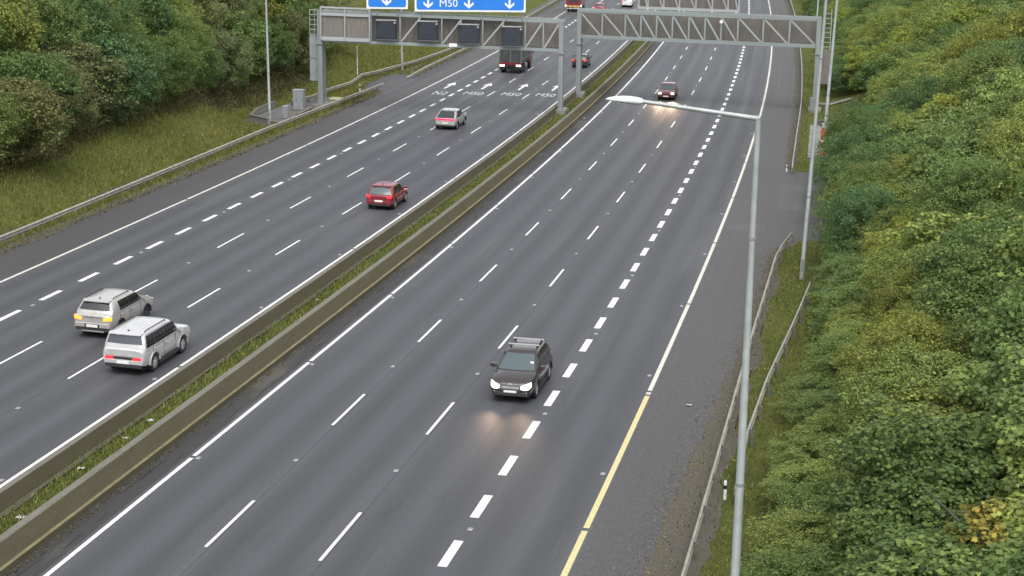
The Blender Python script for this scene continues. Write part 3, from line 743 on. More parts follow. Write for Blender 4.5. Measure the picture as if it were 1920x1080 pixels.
def gantry_right():
    oA, oB, sA, sB = -3.36, 19.75, 156.2, 152.2
    S = lambda o: sA + (o - oA)/(oB - oA)*(sB - sA)
    ZT = lambda o: lerp(8.70, 8.72, (o - oA)/(oB - oA)); ZB = lambda o: ZT(o) - 2.5
    root = thing('gantry', G(sB, oB), 'truss gantry seen from behind spanning the right carriageway', 'gantry', 'sign gantries')
    P = lambda o, z, ds=0: D(S(o) + ds, o, z)
    T = 1.2
    for ds in (0, T):
        beam_obj('chord', P(oA - .1, ZT(oA), ds), P(oB + .1, ZT(oB), ds), .22, .34, 'gantry_steel', root)
        beam_obj('chord', P(oA - .1, ZB(oA), ds), P(oB + .1, ZB(oB), ds), .22, .34, 'gantry_steel', root)
    mb = MB(); mb.prism([P(oA + .2, ZB(oA) + .14, T - .2), P(oB - .1, ZB(oB) + .14, T - .2), P(oB - .1, ZT(oB) - .14, T - .2), P(oA + .2, ZT(oA) - .14, T - .2)], (0, .05, 0)); part('back_panel', mb, 'brown_panel', root)
    mb = MB(); mb.prism([P(oA + .2, ZB(oA) - .02, .12), P(oB - .1, ZB(oB) - .02, .12), P(oB - .1, ZB(oB) - .02, T - .12), P(oA + .2, ZB(oA) - .02, T - .12)], (0, 0, .05)); part('walkway', mb, 'brown_panel', root)
    nodes = [-3.3, -1.05, 1.25, 2.8, 4.35, 5.9, 7.5, 9.05, 10.6, 12.2, 14.6, 17.05, 19.6]
    for a, b in zip(nodes[:-1], nodes[1:]):
        beam_obj('brace', P(a, ZT(a) - .1), P(b - .12, ZB(b) + .1), .13, .13, 'gantry_frame', root)
        beam_obj('upright', P(b, ZB(b)), P(b, ZT(b)), .15, .15, 'gantry_steel', root)
        beam_obj('tie', P(b, ZT(b), 0), P(b, ZT(b), T), .1, .1, 'gantry_steel', root)
    for o in (oA, oB):
        zb = zc(S(o), o)
        for ds in (0, T): beam_obj('leg', P(o, zb - .1, ds), P(o, ZT(o) + .17, ds), .42 if ds == 0 else .3, .42 if ds == 0 else .3, 'gantry_leg', root)
        for z0, z1 in ((.8, 3.4), (3.4, 6.0)):
            beam_obj('leg_brace', P(o, z0 + zb, T), P(o, z1 + zb, 0), .09, .09, 'gantry_leg', root)
        mb = MB(); mb.box(P(o, ZB(o) - .75, 0), (.62, .62, .08)); part('flange', mb, 'gantry_leg', root)
    # ladder and boards at the outer end
    for o in (oB + .45, oB + 1.1): beam_obj('ladder_rail', P(o, 5.6, .5), P(o, 9.6, .5), .06, .06, 'gantry_frame', root)
    for i in range(9): beam_obj('rung', P(oB + .43, 5.7 + i*.44, .5), P(oB + 1.12, 5.7 + i*.44, .5), .05, .05, 'gantry_frame', root)
    for i in range(2):
        z = 2.7 + i*1.62
        mb = MB(); mb.prism([P(oB + .42, z, .4), P(oB + 1.15, z, .4), P(oB + 1.15, z + 1.58, .4), P(oB + .42, z + 1.58, .4)], (0, .12, 0)); part('anticlimb_board', mb, 'brown_panel', root)
    mb = MB(); mb.box(P(oB - .2, .8, -.35), (.5, .3, 1.3)); part('control_box', mb, 'gantry_leg', root)
    mb = MB(); mb.tube([P(10.6, ZT(5) - .55, -.2), P(10.6, ZT(5) - .55, -.3)], .16, 12); part('round_lamp', mb, 'sign_white', root)
    # back frame of the message sign standing on the gantry
    fr = thing('message_sign', P(7.2, ZT(7) + .2, 1.5), 'back of a message sign with truss frame standing on the right gantry', 'sign')
    zb = 9.1; zt = 12.6; ds = 1.35
    beam_obj('frame_bar', P(2.3, zb, ds), P(12.2, zb, ds), .2, .26, 'gantry_frame', fr); beam_obj('frame_bar', P(2.3, zt, ds), P(12.2, zt, ds), .2, .26, 'gantry_frame', fr)
    beam_obj('base_bar', P(2.0, zb - .28, ds - .2), P(12.5, zb - .28, ds - .2), .16, .16, 'gantry_steel', fr)
    mb = MB(); mb.prism([P(2.35, zb, ds + .55), P(12.15, zb, ds + .55), P(12.15, zt, ds + .55), P(2.35, zt, ds + .55)], (0, .35, 0)); part('sign_box', mb, 'brown_panel', fr)
    nn = [2.4, 3.3, 4.85, 6.4, 8.0, 9.6, 11.1, 12.15]
    for a, b in zip(nn[:-1], nn[1:]):
        beam_obj('brace', P(a + .1, zt - .1, ds), P(b - .1, zb + .1, ds), .11, .11, 'gantry_frame', fr); beam_obj('upright', P(b, zb, ds), P(b, zt, ds), .13, .13, 'gantry_frame', fr)
    beam_obj('upright', P(2.4, zb, ds), P(2.4, zt, ds), .13, .13, 'gantry_frame', fr)
    for o in (3.3, 6.4, 9.6, 11.9):
        beam_obj('foot', P(o, 8.8, ds - .2), P(o, zb, ds), .14, .14, 'gantry_steel', fr)
gantry_right()

# plinths, cabinets and small items
def plinth(s, o, size, label):
    mb = MB(); c = G(s, o, size[2]/2 - .1); mb.box(c, size, Matrix.Rotation(-heading(s), 3, 'Z'))
    root = thing('concrete_plinth', G(s, o), label, 'plinth', 'gantry foundations')
    part('block', mb, 'pad_concrete', root)
    mb = MB()
    mb.box(G(s, o, size[2] - .06), (.7, 1.9, .05)); part('base_plate', mb, 'gantry_leg', root)
    for i in (-1, 1):
        for j in (-1, 1):
            mb = MB(); c = G(s, o, size[2] - .02); mb.tube([c + Vector((i*.28, j*.8, 0)), c + Vector((i*.28, j*.8, .12))], .04, 6); part('bolt', mb, 'rail_post', root)
plinth(139, -24.37, (1.2, 2.6, .55), 'concrete plinth under the outer leg of the left gantry')
plinth(143.9, -3.12, (.95, 2.4, .62), 'concrete plinth in the median under the left gantry leg')
plinth(156.8, -3.3, (.95, 2.4, .62), 'concrete plinth in the median under the right gantry leg')
plinth(152.8, 19.75, (1.2, 2.6, .45), 'concrete plinth under the outer leg of the right gantry')
def cabinet(s, o, size, label, doors=2, name='roadside_cabinet'):
    root = thing(name, G(s, o), label, 'cabinet', 'roadside cabinets'); rot = Matrix.Rotation(-heading(s), 3, 'Z'); b = G(s, o)
    mb = MB(); mb.box(b + Vector((0, 0, .05)), (size[0]*1.25, size[1]*1.3, .25), rot); part('base', mb, 'dark_concrete', root)
    mb = MB(); mb.box(b + Vector((0, 0, .17 + size[2]/2)), size, rot); part('housing', mb, 'cabinet_grey', root)
    mb = MB(); mb.box(b + Vector((0, 0, .2 + size[2])), (size[0]*1.08, size[1]*1.1, .07), rot); part('roof', mb, 'gantry_frame', root)
    for i in range(doors):
        wd = size[0]/doors
        mb = MB(); mb.box(b + rot @ Vector((-size[0]/2 + wd*(i + .5), -size[1]/2 - .012, .17 + size[2]/2)), (wd*.92, .03, size[2]*.93), rot); d = part('door', mb, 'cabinet_grey', root)
        mb = MB(); mb.box(b + rot @ Vector((-size[0]/2 + wd*(i + .78), -size[1]/2 - .04, .17 + size[2]*.55)), (.04, .04, .22), rot); subpart('handle', mb, 'rail_post', d, root)
cabinet(136.2, -25.75, (.95, .6, 1.75), 'tall grey equipment cabinet left of the left gantry')
cabinet(130.6, -25.1, (.45, .4, 1.0), 'small narrow grey cabinet beside the left lamp column', 1)
cabinet(139.0, -26.5, (.9, .5, .55), 'low dark cabinet behind the tall grey cabinet', 1)
struct('concrete_pad', ribbon_mesh('concrete_pad', [-28.2, -26, -24.35], 128.5, 146, 1, .11, 'dark_concrete'))
def low_wall(pts, h, th, label, mat='pad_concrete', name='retaining_wall'):
    root = thing(name, G(*pts[0]), label, 'wall'); n = len(pts) - 1
    for i in range(n):
        a, b = G(*pts[i]), G(*pts[i+1]); mb = MB(); up = Vector((0, 0, h)); d = (b - a).normalized(); x = Vector((d.y, -d.x, 0)).normalized()*th/2
        dn = Vector((0, 0, -.3))
        mb.loft([[a + x + dn, a - x + dn, a - x + up, a + x + up], [b + x + dn, b - x + dn, b - x + up, b + x + up]]); part('wall_panel', mb, mat, root)
        mb = MB(); c = Vector((0, 0, h + .0)); mb.loft([[a + x*1.3 + c, a - x*1.3 + c, a - x*1.3 + c*1.08, a + x*1.3 + c*1.08], [b + x*1.3 + c, b - x*1.3 + c, b - x*1.3 + c*1.08, b + x*1.3 + c*1.08]]); part('coping', mb, 'barrier_top', root)
low_wall([(126.5, -25.2), (128.6, -27.6), (133, -28.5), (138, -28.6)], .6, .22, 'low concrete retaining wall round the cabinets by the left gantry')
low_wall([(131.5, -24.4), (136, -24.6)], .42, .3, 'low concrete kerb wall in front of the grey cabinets', 'dark_concrete', 'kerb_wall')
mb = MB(); root = thing('grit_bin', G(141.5, -23.9), 'pale yellow grit bin at the foot of the left gantry', 'bin')
c = G(141.5, -23.9); mb.loft([[c + Vector((x*.42, y*.32, .02)) for x, y in ((-1,-1),(1,-1),(1,1),(-1,1))], [c + Vector((x*.52, y*.4, .55)) for x, y in ((-1,-1),(1,-1),(1,1),(-1,1))]]); part('tub', mb, 'grit_yellow', root)
mb = MB(); mb.loft([[c + Vector((x*.56, y*.44, .55)) for x, y in ((-1,-1),(1,-1),(1,1),(-1,1))], [c + Vector((x*.45, y*.3, .72)) for x, y in ((-1,-1),(1,-1),(1,1),(-1,1))]]); part('lid', mb, 'grit_yellow', root)
def marker(s, o, label, h=.95):
    root = thing('verge_marker', G(s, o), label, 'post', 'verge marker posts'); c = G(s, o)
    mb = MB(); mb.tube([c, c + Vector((0, 0, h))], [.06, .05], 8); part('post', mb, 'litter_white', root)
    mb = MB(); mb.tube([c + Vector((0, 0, h*.62)), c + Vector((0, 0, h*.8))], .066, 8); part('reflector', mb, 'black_plastic', root)
marker(150.3, -24.1, 'white marker post behind the end of the left guardrail')
marker(50.6, 18.9, 'small white marker fixed behind the near right guardrail', .7)
marker(118, 18.0, 'white marker at the start of the guardrail under the right gantry', .5)
# right pad and drainage strips
struct('concrete_pad', ribbon_mesh('concrete_pad', [19.4, 21.3], 124.6, 143, 1, .09, 'pad_concrete'))
struct('concrete_path', ribbon_mesh('concrete_path', [lambda s: 20.2 + (s - 143.2)*.45, lambda s: 21.6 + (s - 143.2)*.6], 143.2, 148, .5, .09, 'pad_concrete'))
struct('concrete_path', ribbon_mesh('concrete_path', [20.1, 21.3, 23.3], 157.5, 159, .5, .12, 'pad_concrete'))
low_wall([(124.4, 19.3), (124.4, 21.6)], .12, .3, 'pale concrete edging at the near end of the right-hand pad', name='edging')
low_wall([(143.6, 19.9), (143.6, 22.6)], .35, .2, 'dark low wall at the far end of the right-hand pad', 'dark_concrete', 'edging')

# litter: folded scraps
def litter(s, o, size, label, h=.0, mat='scrap'):
    mb = MB(); n = 5; size *= .72; c = G(s, o, h); vs = []
    for i in range(n):
        for j in range(n):
            vs.append(c + Vector(((i/(n-1) - .5)*size*1.3, (j/(n-1) - .5)*size, .02 + size*.35*n2(i*.9 + s, j*.9, 6))))
    mb.add(vs, [(i*n + j, i*n + j + 1, (i+1)*n + j + 1, (i+1)*n + j) for i in range(n-1) for j in range(n-1)])
    me = mb.mesh('litter', mat); o_ = link('litter', me)
    o_.data.transform(Matrix.Translation(-c)); o_.location = c
    tag(o_, label, 'litter', 'scraps of litter')
for s, o, z, lb in ((73.9, -2.35, .45, 'largest white scrap of litter in the median grass between the SUVs and the dark car'), (52.9, -2.9, .28, 'white scrap of litter in the median grass near the lower left'), (50.8, -2.9, .25, 'pale crumpled scrap in the median, second from the lower left corner'), (47.5, -2.95, .25, 'crumpled scrap in the median nearest the lower left corner'), (43.0, -2.7, .3, 'white scrap of litter at the left edge of the picture in the median'), (72, -2.9, .2, 'tiny white scrap just below the largest median litter'),
    (88, -23.9, .35, 'white scrap lying on the grass behind the left guardrail'), (160, -23.4, .4, 'pale debris strip on the paving past the left guardrail end'), (60.5, 16.6, .22, 'flat pale debris on the right shoulder left of the lamp column'), (146, 18.95, .35, 'white scrap in the grass under the right gantry'), (142, .0-.7, .28, 'pale lump on the median margin near the lamp head'), (61.8, 21.2, .28, 'white scrap below the shorter right guardrail')):
    litter(s, o, z, lb, .18 if -3.4 < o < -2 else .01)

# ------------------------------------------------------------------ grass blades (stuff)
def blades(name, label, n, fpos, hmin, hmax, wd, col):
    P0 = np.zeros((n, 3)); 
    for i in range(n): P0[i] = fpos()
    a = rng.uniform(0, 2*np.pi, n); h = rng.uniform(hmin, hmax, n); ww = rng.uniform(.6, 1.3, n)*wd
    lean = rng.normal(0, .35, (n, 2))*h[:, None]
    ex = np.stack([np.cos(a), np.sin(a), np.zeros(n)], 1)*ww[:, None]
    tip = P0 + np.stack([lean[:, 0], lean[:, 1], h], 1)
    v = np.stack([P0 - ex, P0 + ex, tip], 1).reshape(-1, 3)
    me = bpy.data.meshes.new(name); me.vertices.add(3*n); me.vertices.foreach_set('co', v.ravel())
    me.loops.add(3*n); me.loops.foreach_set('vertex_index', np.arange(3*n)); me.polygons.add(n); me.polygons.foreach_set('loop_start', np.arange(n)*3)
    me.materials.append(MAT['blade']); me.update(calc_edges=True)
    o = link(name, me); o.color = col + (1,); tag(o, label, 'grass', None, 'stuff'); return o
def gp(s, o): return tuple(G(s, o, dep(s, o) - .02))
def f_left():
    while True:
        s = random.uniform(68, 215); o = random.uniform(-37, -22.4)
        if o > pave_l(s) - .05 or (126 < s < 147 and -28.4 < o < -24.2): continue
        if random.random() < .55*max(0, (-o - 31)/6): continue
        if n2(s*.25, o*.4, 31) < .22 and random.random() < .35: continue
        return gp(s, o)
def f_right():
    while True:
        s = random.uniform(36, 200); o = random.uniform(16.9, 24)
        if o < pave_r(s) + .1: continue
        if 93 < s < 119 and o < 21 or (124 < s < 148 and 19.2 < o < 21.6): continue
        if o < 18.6 and random.random() < .6: continue
        return gp(s, o)
def f_med():
    s = 36 + 200*random.random()**1.6; return tuple(G(s, random.uniform(-3.34, -2.06), .14))
blades('grass_bank', 'rough yellowish grass on the bank behind the left guardrail', 80000, f_left, .10, .34, .035, (.118, .128, .035))
blades('grass_verge', 'short grass on the right-hand verge around the guardrails', 30000, f_right, .06, .22, .03, (.118, .136, .042))
blades('median_grass', 'green grass and weeds between the two median barriers', 30000, f_med, .06, .26, .04, (.108, .136, .040))

# ------------------------------------------------------------------ trees
LOBED = np.array([(0, 0), (.26, .02), (.52, .16), (.30, .36), (.50, .74), (.20, .66), (0, 1.0), (-.20, .66), (-.50, .74), (-.30, .36), (-.52, .16), (-.26, .02)])
OVAL = np.array([(0, 0), (.30, .42), (0, 1.0), (-.30, .42)])
def leaves(P0, N0, size, shape, seed):
    """one small leaf polygon at every point, facing roughly along N0, folded a little along its rib"""
    r = np.random.default_rng(seed); n = len(P0)
    nn = N0/np.linalg.norm(N0, axis=1, keepdims=True)
    rd = r.normal(size=(n, 3)); tt = rd - (rd*nn).sum(1, keepdims=True)*nn; tt[:, 2] -= .45; tt -= (tt*nn).sum(1, keepdims=True)*nn
    tt /= np.linalg.norm(tt, axis=1, keepdims=True); bb = np.cross(nn, tt)
    sz = size*r.uniform(.65, 1.3, n)
    k = len(shape)
    fold = np.abs(shape[:, 0])*.28 - shape[:, 1]**2*.18
    v = (P0[:, None, :] + (bb[:, None, :]*shape[None, :, 0, None] + tt[:, None, :]*(shape[None, :, 1, None] - .5) + nn[:, None, :]*fold[None, :, None])*sz[:, None, None])
    return v.reshape(-1, 3), k
def leaf_mesh(name, v, k, mat='leaf'):
    n = len(v)//k; me = bpy.data.meshes.new(name); me.vertices.add(len(v)); me.vertices.foreach_set('co', v.ravel().astype(np.float32))
    me.loops.add(len(v)); me.loops.foreach_set('vertex_index', np.arange(len(v))); me.polygons.add(n); me.polygons.foreach_set('loop_start', np.arange(n)*k)
    me.materials.append(MAT[mat]); me.update(calc_edges=True); return me
def crown(name, seed, nclump, per, size, shape, rad=(3.0, 3.0, 2.8), clump=(.55, 1.05), upbias=.35, hollow=.5):
    r = np.random.default_rng(seed)
    d = r.normal(size=(nclump, 3)); d[:, 2] = d[:, 2]*.9 + upbias; d /= np.linalg.norm(d, axis=1, keepdims=True)
    lob = 1 + .22*np.sin(3*np.arctan2(d[:, 1], d[:, 0]) + r.uniform(0, 6)) * np.cos(2.1*d[:, 2] + r.uniform(0, 6)) + r.normal(0, .08, nclump)
    c = d*np.array(rad)*(hollow + (1 - hollow)*r.uniform(0, 1, (nclump, 1))**.45)*lob[:, None]
    cr = r.uniform(*clump, nclump)
    P0 = []; N0 = []
    for i in range(nclump):
        m = int(per*(cr[i]/clump[1])**2); q = r.normal(size=(m, 3)); q += d[i]*.5; q[:, 2] += .35
        q /= np.linalg.norm(q, axis=1, keepdims=True)
        pos = c[i] + q*cr[i]*np.array([1, 1, .72])*r.uniform(.55, 1.08, (m, 1))
        P0.append(pos); N0.append(q*.55 + np.array([0, 0, .55]) + r.normal(0, .42, (m, 3)))
    P0 = np.concatenate(P0); N0 = np.concatenate(N0)
    v, k = leaves(P0, N0, size, shape, seed + 1)
    return leaf_mesh(name, v, k)
CR = {
 'sycamore': [crown('crown_sycamore', 101 + i, 250, 125, .155, LOBED, (3.0, 3.0, 2.6), (.35, .72), .4, .72) for i in range(3)],
 'ash':      [crown('crown_ash', 201 + i, 290, 115, .135, OVAL, (3.0, 3.0, 2.9), (.3, .66), .35, .70) for i in range(4)],
 'willow':   [crown('crown_willow', 301 + i, 320, 95, .125, OVAL, (2.9, 2.9, 2.8), (.26, .55), .5, .66) for i in range(2)],
 'sapling':  [crown('crown_sapling', 501 + i, 46, 60, .15, LOBED if i == 0 else OVAL, (1.15, 1.0, 1.3), (.22, .5), .4, .45) for i in range(2)],
 'wood':     [crown('crown_wood', 401 + i, 230, 75, .22, OVAL, (3.0, 3.0, 3.3), (.35, .78), .35, .70) for i in range(4)],
}
def trunk_mesh(name, seed, h=4.0, r=.16):
    q = random.Random(seed); mb = MB()
    pts = [(0, 0, -.4)]; x = y = 0
    for i in range(1, 5):
        x += q.uniform(-.12, .12); y += q.uniform(-.12, .12); pts.append((x, y, h*i/4))
    mb.tube(pts, [r*1.35, r, r*.85, r*.65, r*.4], 8)
    for i in range(6):
        z = h*q.uniform(.4, .95); a = q.uniform(0, 6.28); L = q.uniform(1.2, 2.2); p0 = Vector((x*z/h, y*z/h, z))
        p1 = p0 + Vector((math.cos(a)*L*.6, math.sin(a)*L*.6, L*.45)); p2 = p0 + Vector((math.cos(a)*L*1.05, math.sin(a)*L*1.05, L*.95))
        mb.tube([p0, p1, p2], [r*.45, r*.3, r*.12], 6)
    return mb.mesh(name, 'bark')
TR = [trunk_mesh('trunk', 7 + i) for i in range(4)]
TINT = {'dark': (.074, .114, .036), 'mid': (.112, .154, .048), 'light': (.158, .198, .056), 'olive': (.148, .172, .044), 'yellow': (.165, .195, .040), 'grey': (.115, .136, .060), 'bluish': (.074, .126, .048), 'rust': (.22, .18, .04), 'brown': (.110, .118, .050)}
TINTWORD = {'dark': 'dark green', 'mid': 'mid green', 'light': 'light green', 'olive': 'olive green', 'yellow': 'yellow green', 'grey': 'grey green', 'bluish': 'bluish green', 'rust': 'rust tinged', 'brown': 'brownish green'}
def ordinal(n):
    w1 = ['', 'first', 'second', 'third', 'fourth', 'fifth', 'sixth', 'seventh', 'eighth', 'ninth', 'tenth', 'eleventh', 'twelfth', 'thirteenth', 'fourteenth', 'fifteenth', 'sixteenth', 'seventeenth', 'eighteenth', 'nineteenth']
    tens = ['', '', 'twenty', 'thirty', 'forty', 'fifty', 'sixty', 'seventy', 'eighty', 'ninety']
    if n < 20: return w1[n]
    return tens[n//10].replace('ty', 'tieth') if n % 10 == 0 else tens[n//10] + '-' + w1[n % 10]
def tree(kind, s, o, rad, height, tint, label, group, name='tree', seed=0):
    q = random.Random(seed*7 + 3); b = G(s, o, -.05)
    root = thing(name, b, label, 'tree' if name.endswith('tree') else 'shrub', group, world=False)
    t = link('trunk', TR[seed % len(TR)], root, (0, 0, 0), (0, 0, q.uniform(0, 6.28)))
    k = rad/3.0; hz = min(height/2*.92, rad*(1.15 if o > 0 else 1.5)); t.scale = (k, k, max(height - hz, .5)/4.0)
    cm = CR[kind][seed % len(CR[kind])]
    c = link('crown', cm, root, (0, 0, height - hz*1.05), (0, 0, q.uniform(0, 6.28)), (k, k*q.uniform(.9, 1.1), hz/2.8))
    col = TINT[tint]; j = q.uniform(.88, 1.15)*(1.28 if o < 0 else 1.25); g = q.uniform(.93, 1.07)
    c.color = (col[0]*j*g, col[1]*j, col[2]*j/g, 1)
    return root
def seen(s, o, rad, height):
    """leave out trees the photograph shows nothing of"""
    d = G(s, o, height*.6) - Vector((0, 0, CAM_H)); z = d.dot(F_); m = CAM_F*rad*1.1/max(z, 1)
    if z < 5: return False
    u = 960 + CAM_F*d.dot(RR)/z; v = 540 - CAM_F*d.dot(UU)/z
    d2 = G(s, o, height) - Vector((0, 0, CAM_H)); v2 = 540 - CAM_F*d2.dot(UU)/d2.dot(F_)
    return -m < u < 1920 + m and v2 < 1080 and v + m*1.6 > 0
# left wood, in rows up the bank
seedc = 0
rows_l = [(-31.2, 4.2, 2.7, 5.6), (-35.2, 4.4, 3.2, 8.0), (-39.6, 4.8, 3.5, 9.6), (-44.5, 5.4, 3.8, 10.6), (-50, 6.0, 4.0, 11), (-57, 6.6, 4.3, 11.5), (-65, 7.5, 4.7, 12), (-75, 9, 5, 12.5)]
RN = ['front', 'second', 'third', 'fourth', 'fifth', 'sixth', 'seventh', 'rearmost']
for ri, (ro_, st, rad, hh) in enumerate(rows_l):
    smin = 82 + max(0, (-ro_ - 31))*1.6; s = smin - 6; cnt = 0
    while s < (330 if ri > 0 else 160):
        s += st*random.uniform(.82, 1.18)
        o = ro_ + random.uniform(-1.0, 1.0)
        if ri == 0: o = -30.3 - 1.0*sm(90, 110, s) + random.uniform(-.5, .5)
        if s > 160: o -= 4.5*sm(160, 175, s)
        if ri == 0 and 124 < s < 150: o -= 1.6
        r_ = rad*random.uniform(.85, 1.2); h_ = hh*random.uniform(.82, 1.18)
        if not seen(s, o, r_, h_): continue
        seedc += 1; cnt += 1
        z = n2(s*.045, o*.07, 14)
        if ri == 0: tint = 'mid' if s < 90 else random.choice(['dark', 'bluish', 'mid', 'brown', 'grey'])
        elif ri == 1: tint = random.choice(['mid', 'grey', 'bluish', 'mid', 'olive'])
        elif z < .30: tint = random.choice(['dark', 'bluish', 'mid'])
        elif z < .62: tint = random.choice(['olive', 'grey', 'mid', 'light', 'light'])
        else: tint = random.choice(['olive', 'light', 'mid', 'light', 'mid'])
        kind = random.choice(['wood', 'willow', 'ash', 'willow']) if ri > 0 else random.choice(['wood', 'ash'])
        tree(kind, s, o, r_, h_, tint,
             '%s tree in the %s row of the left-hand wood, %s from the left end' % (TINTWORD[tint], RN[ri], ordinal(cnt)), 'trees of the left-hand wood', 'broadleaf_tree', seedc)
# right-hand bank
cnts = {}
s = 20.0
rowdefs = [(22.9, 2.0, 2.4), (25.6, 2.4, 3.8), (28.8, 2.9, 5.2), (32.5, 3.2, 6.6), (37, 3.6, 8), (42, 4, 9), (48, 4.4, 10), (55, 4.8, 11), (63, 5, 12)]
for ri, (oo, rad, hh) in enumerate(rowdefs):
    s = 22 + ri*3.0 if ri < 4 else 34 + (oo - 32.5)*5.0; cnt = 0
    while s < 330:
        st = rad*1.25*(1 + max(0, s - 110)/200)
        s += st*random.uniform(.85, 1.15); o = oo + random.uniform(-.7, .7)
        if o > 27 + .17*s + 6: continue
        if ri == 0 and (118 < s < 162): continue
        if ri == 1 and (122 < s < 160): o += 1.2
        r_ = rad*random.uniform(.88, 1.15); h_ = hh*random.uniform(.85, 1.15)
        if ri == 0 and 82 < s < 118: h_ *= 1.9; r_ *= 1.1; o += .45
        if ri == 0 and s < 62: h_ *= .72; r_ *= .85; o -= .35
        if not seen(s, o, r_, h_): continue
        seedc += 1; cnt += 1
        z = n2(s*.06, o*.11, 77)
        if ri == 0: kind, tint = 'ash', (random.choice(['bluish', 'mid', 'bluish', 'dark']) if s > 75 else random.choice(['mid', 'light', 'mid']))
        elif s < 52: kind, tint = 'sycamore', random.choice(['mid', 'mid', 'dark', 'light'])
        elif 54 < s < 96 and o < 28.0: kind, tint = 'willow', random.choice(['olive', 'yellow', 'olive', 'light'])
        elif s < 110: kind, tint = random.choice(['sycamore', 'ash']), random.choice(['mid', 'light', 'mid', 'dark'])
        else: kind, tint = random.choice(['ash', 'willow', 'wood']), (random.choice(['mid', 'olive', 'light']) if z > .5 else random.choice(['dark', 'bluish', 'mid', 'yellow']))
        tree(kind, s, o, r_, h_, tint, '%s %s in the %s row of the right-hand bank, %s from the near end' % (TINTWORD[tint], 'tree' if hh > 3 else 'shrub', RN[min(ri, 7)] if ri < 7 else ('eighth' if ri == 7 else 'last'), ordinal(cnt)),
             'trees and shrubs of the right-hand bank', 'broadleaf_tree' if hh > 3 else 'shrub', seedc)

tree('sapling', 37.9, 26.6, 3.0, 5.5, 'rust', 'small orange tinged young tree among the sycamores at the right edge', 'autumn tinted trees', 'broadleaf_tree', 900)
tree('sapling', 31.2, 25.1, 3.0, 6.4, 'yellow', 'pale yellow-green sapling at the lower right corner', 'autumn tinted trees', 'broadleaf_tree', 903)
# low undergrowth at the feet of both woods
def undergrowth(name, label, n, fpos, size, col, hmax):
    P0 = np.zeros((n, 3)); N0 = np.zeros((n, 3))
    for i in range(n):
        s, o, hf = fpos(); P0[i] = G(s, o, hf*hmax*random.random()**.6); N0[i] = (random.gauss(0, .5), random.gauss(0, .5) - .2, .8)
    v, k = leaves(P0, N0, size, OVAL, 5); me = leaf_mesh(name, v, k); o = link(name, me); o.color = col + (1,); tag(o, label, 'undergrowth', None, 'stuff')
def u_right():
    while True:
        s = random.uniform(30, 95); o = 20.2 + 6.5*random.random()**1.3
        e = (20.25 if s < 50 else 20.9) + .6*(vnoise(s*.4, 41) - .5)
        if o < e: continue
        return s, o, min((o - e)/2.5 + .08, 1)*(.4 + 1.2*n2(s*.5, o*.6, 42))
def u_left():
    while True:
        s = random.uniform(74, 160); o = random.uniform(-33, -27)
        e = -28.2 - .9*sm(90, 105, s) - 1.0*(vnoise(s*.3, 43))
        if o > e or (126 < s < 147 and o > -29): continue
        return s, o, min((e - o)/1.5 + .1, 1)*(.3 + 1.1*n2(s*.4, o*.6, 44))
undergrowth('undergrowth', 'low green scrub between the right-hand guardrails and the trees', 60000, u_right, .14, (.140, .185, .052), 1.5)
undergrowth('bramble_edge', 'brownish bramble fringe at the foot of the left-hand wood', 20000, u_left, .22, (.095, .090, .045), 1.3)

def grit(name, label, n, fpos, size, col):
    P0 = np.zeros((n, 3)); N0 = np.zeros((n, 3))
    for i in range(n):
        s, o = fpos(); P0[i] = G(s, o, max(dep(s, o), 0) + .03); N0[i] = (random.gauss(0, .35), random.gauss(0, .35), 1)
    v, k = leaves(P0, N0, size, OVAL, 6); me = leaf_mesh(name, v, k, 'blade'); o = link(name, me); o.color = col + (1,); tag(o, label, 'debris', None, 'stuff')
def grit_r():
    s = 30 + 70*random.random(); return s, pave_r(s) + random.gauss(.25, .45)
def grit_l():
    s = random.uniform(66, 150); return s, -22.35 + random.gauss(-.05, .22)
def grit_m():
    s = 36 + 160*random.random()**1.5; return s, -1.15 + abs(random.gauss(0, .16))
grit('leaf_litter', 'brown leaf litter and grit along the right shoulder edge', 6500, grit_r, .065, (.15, .135, .11))
grit('leaf_litter', 'leaf litter and grit below the left guardrail', 2600, grit_l, .14, (.085, .085, .05))
grit('leaf_litter', 'moss and grit along the foot of the near median barrier', 2600, grit_m, .08, (.07, .065, .03))
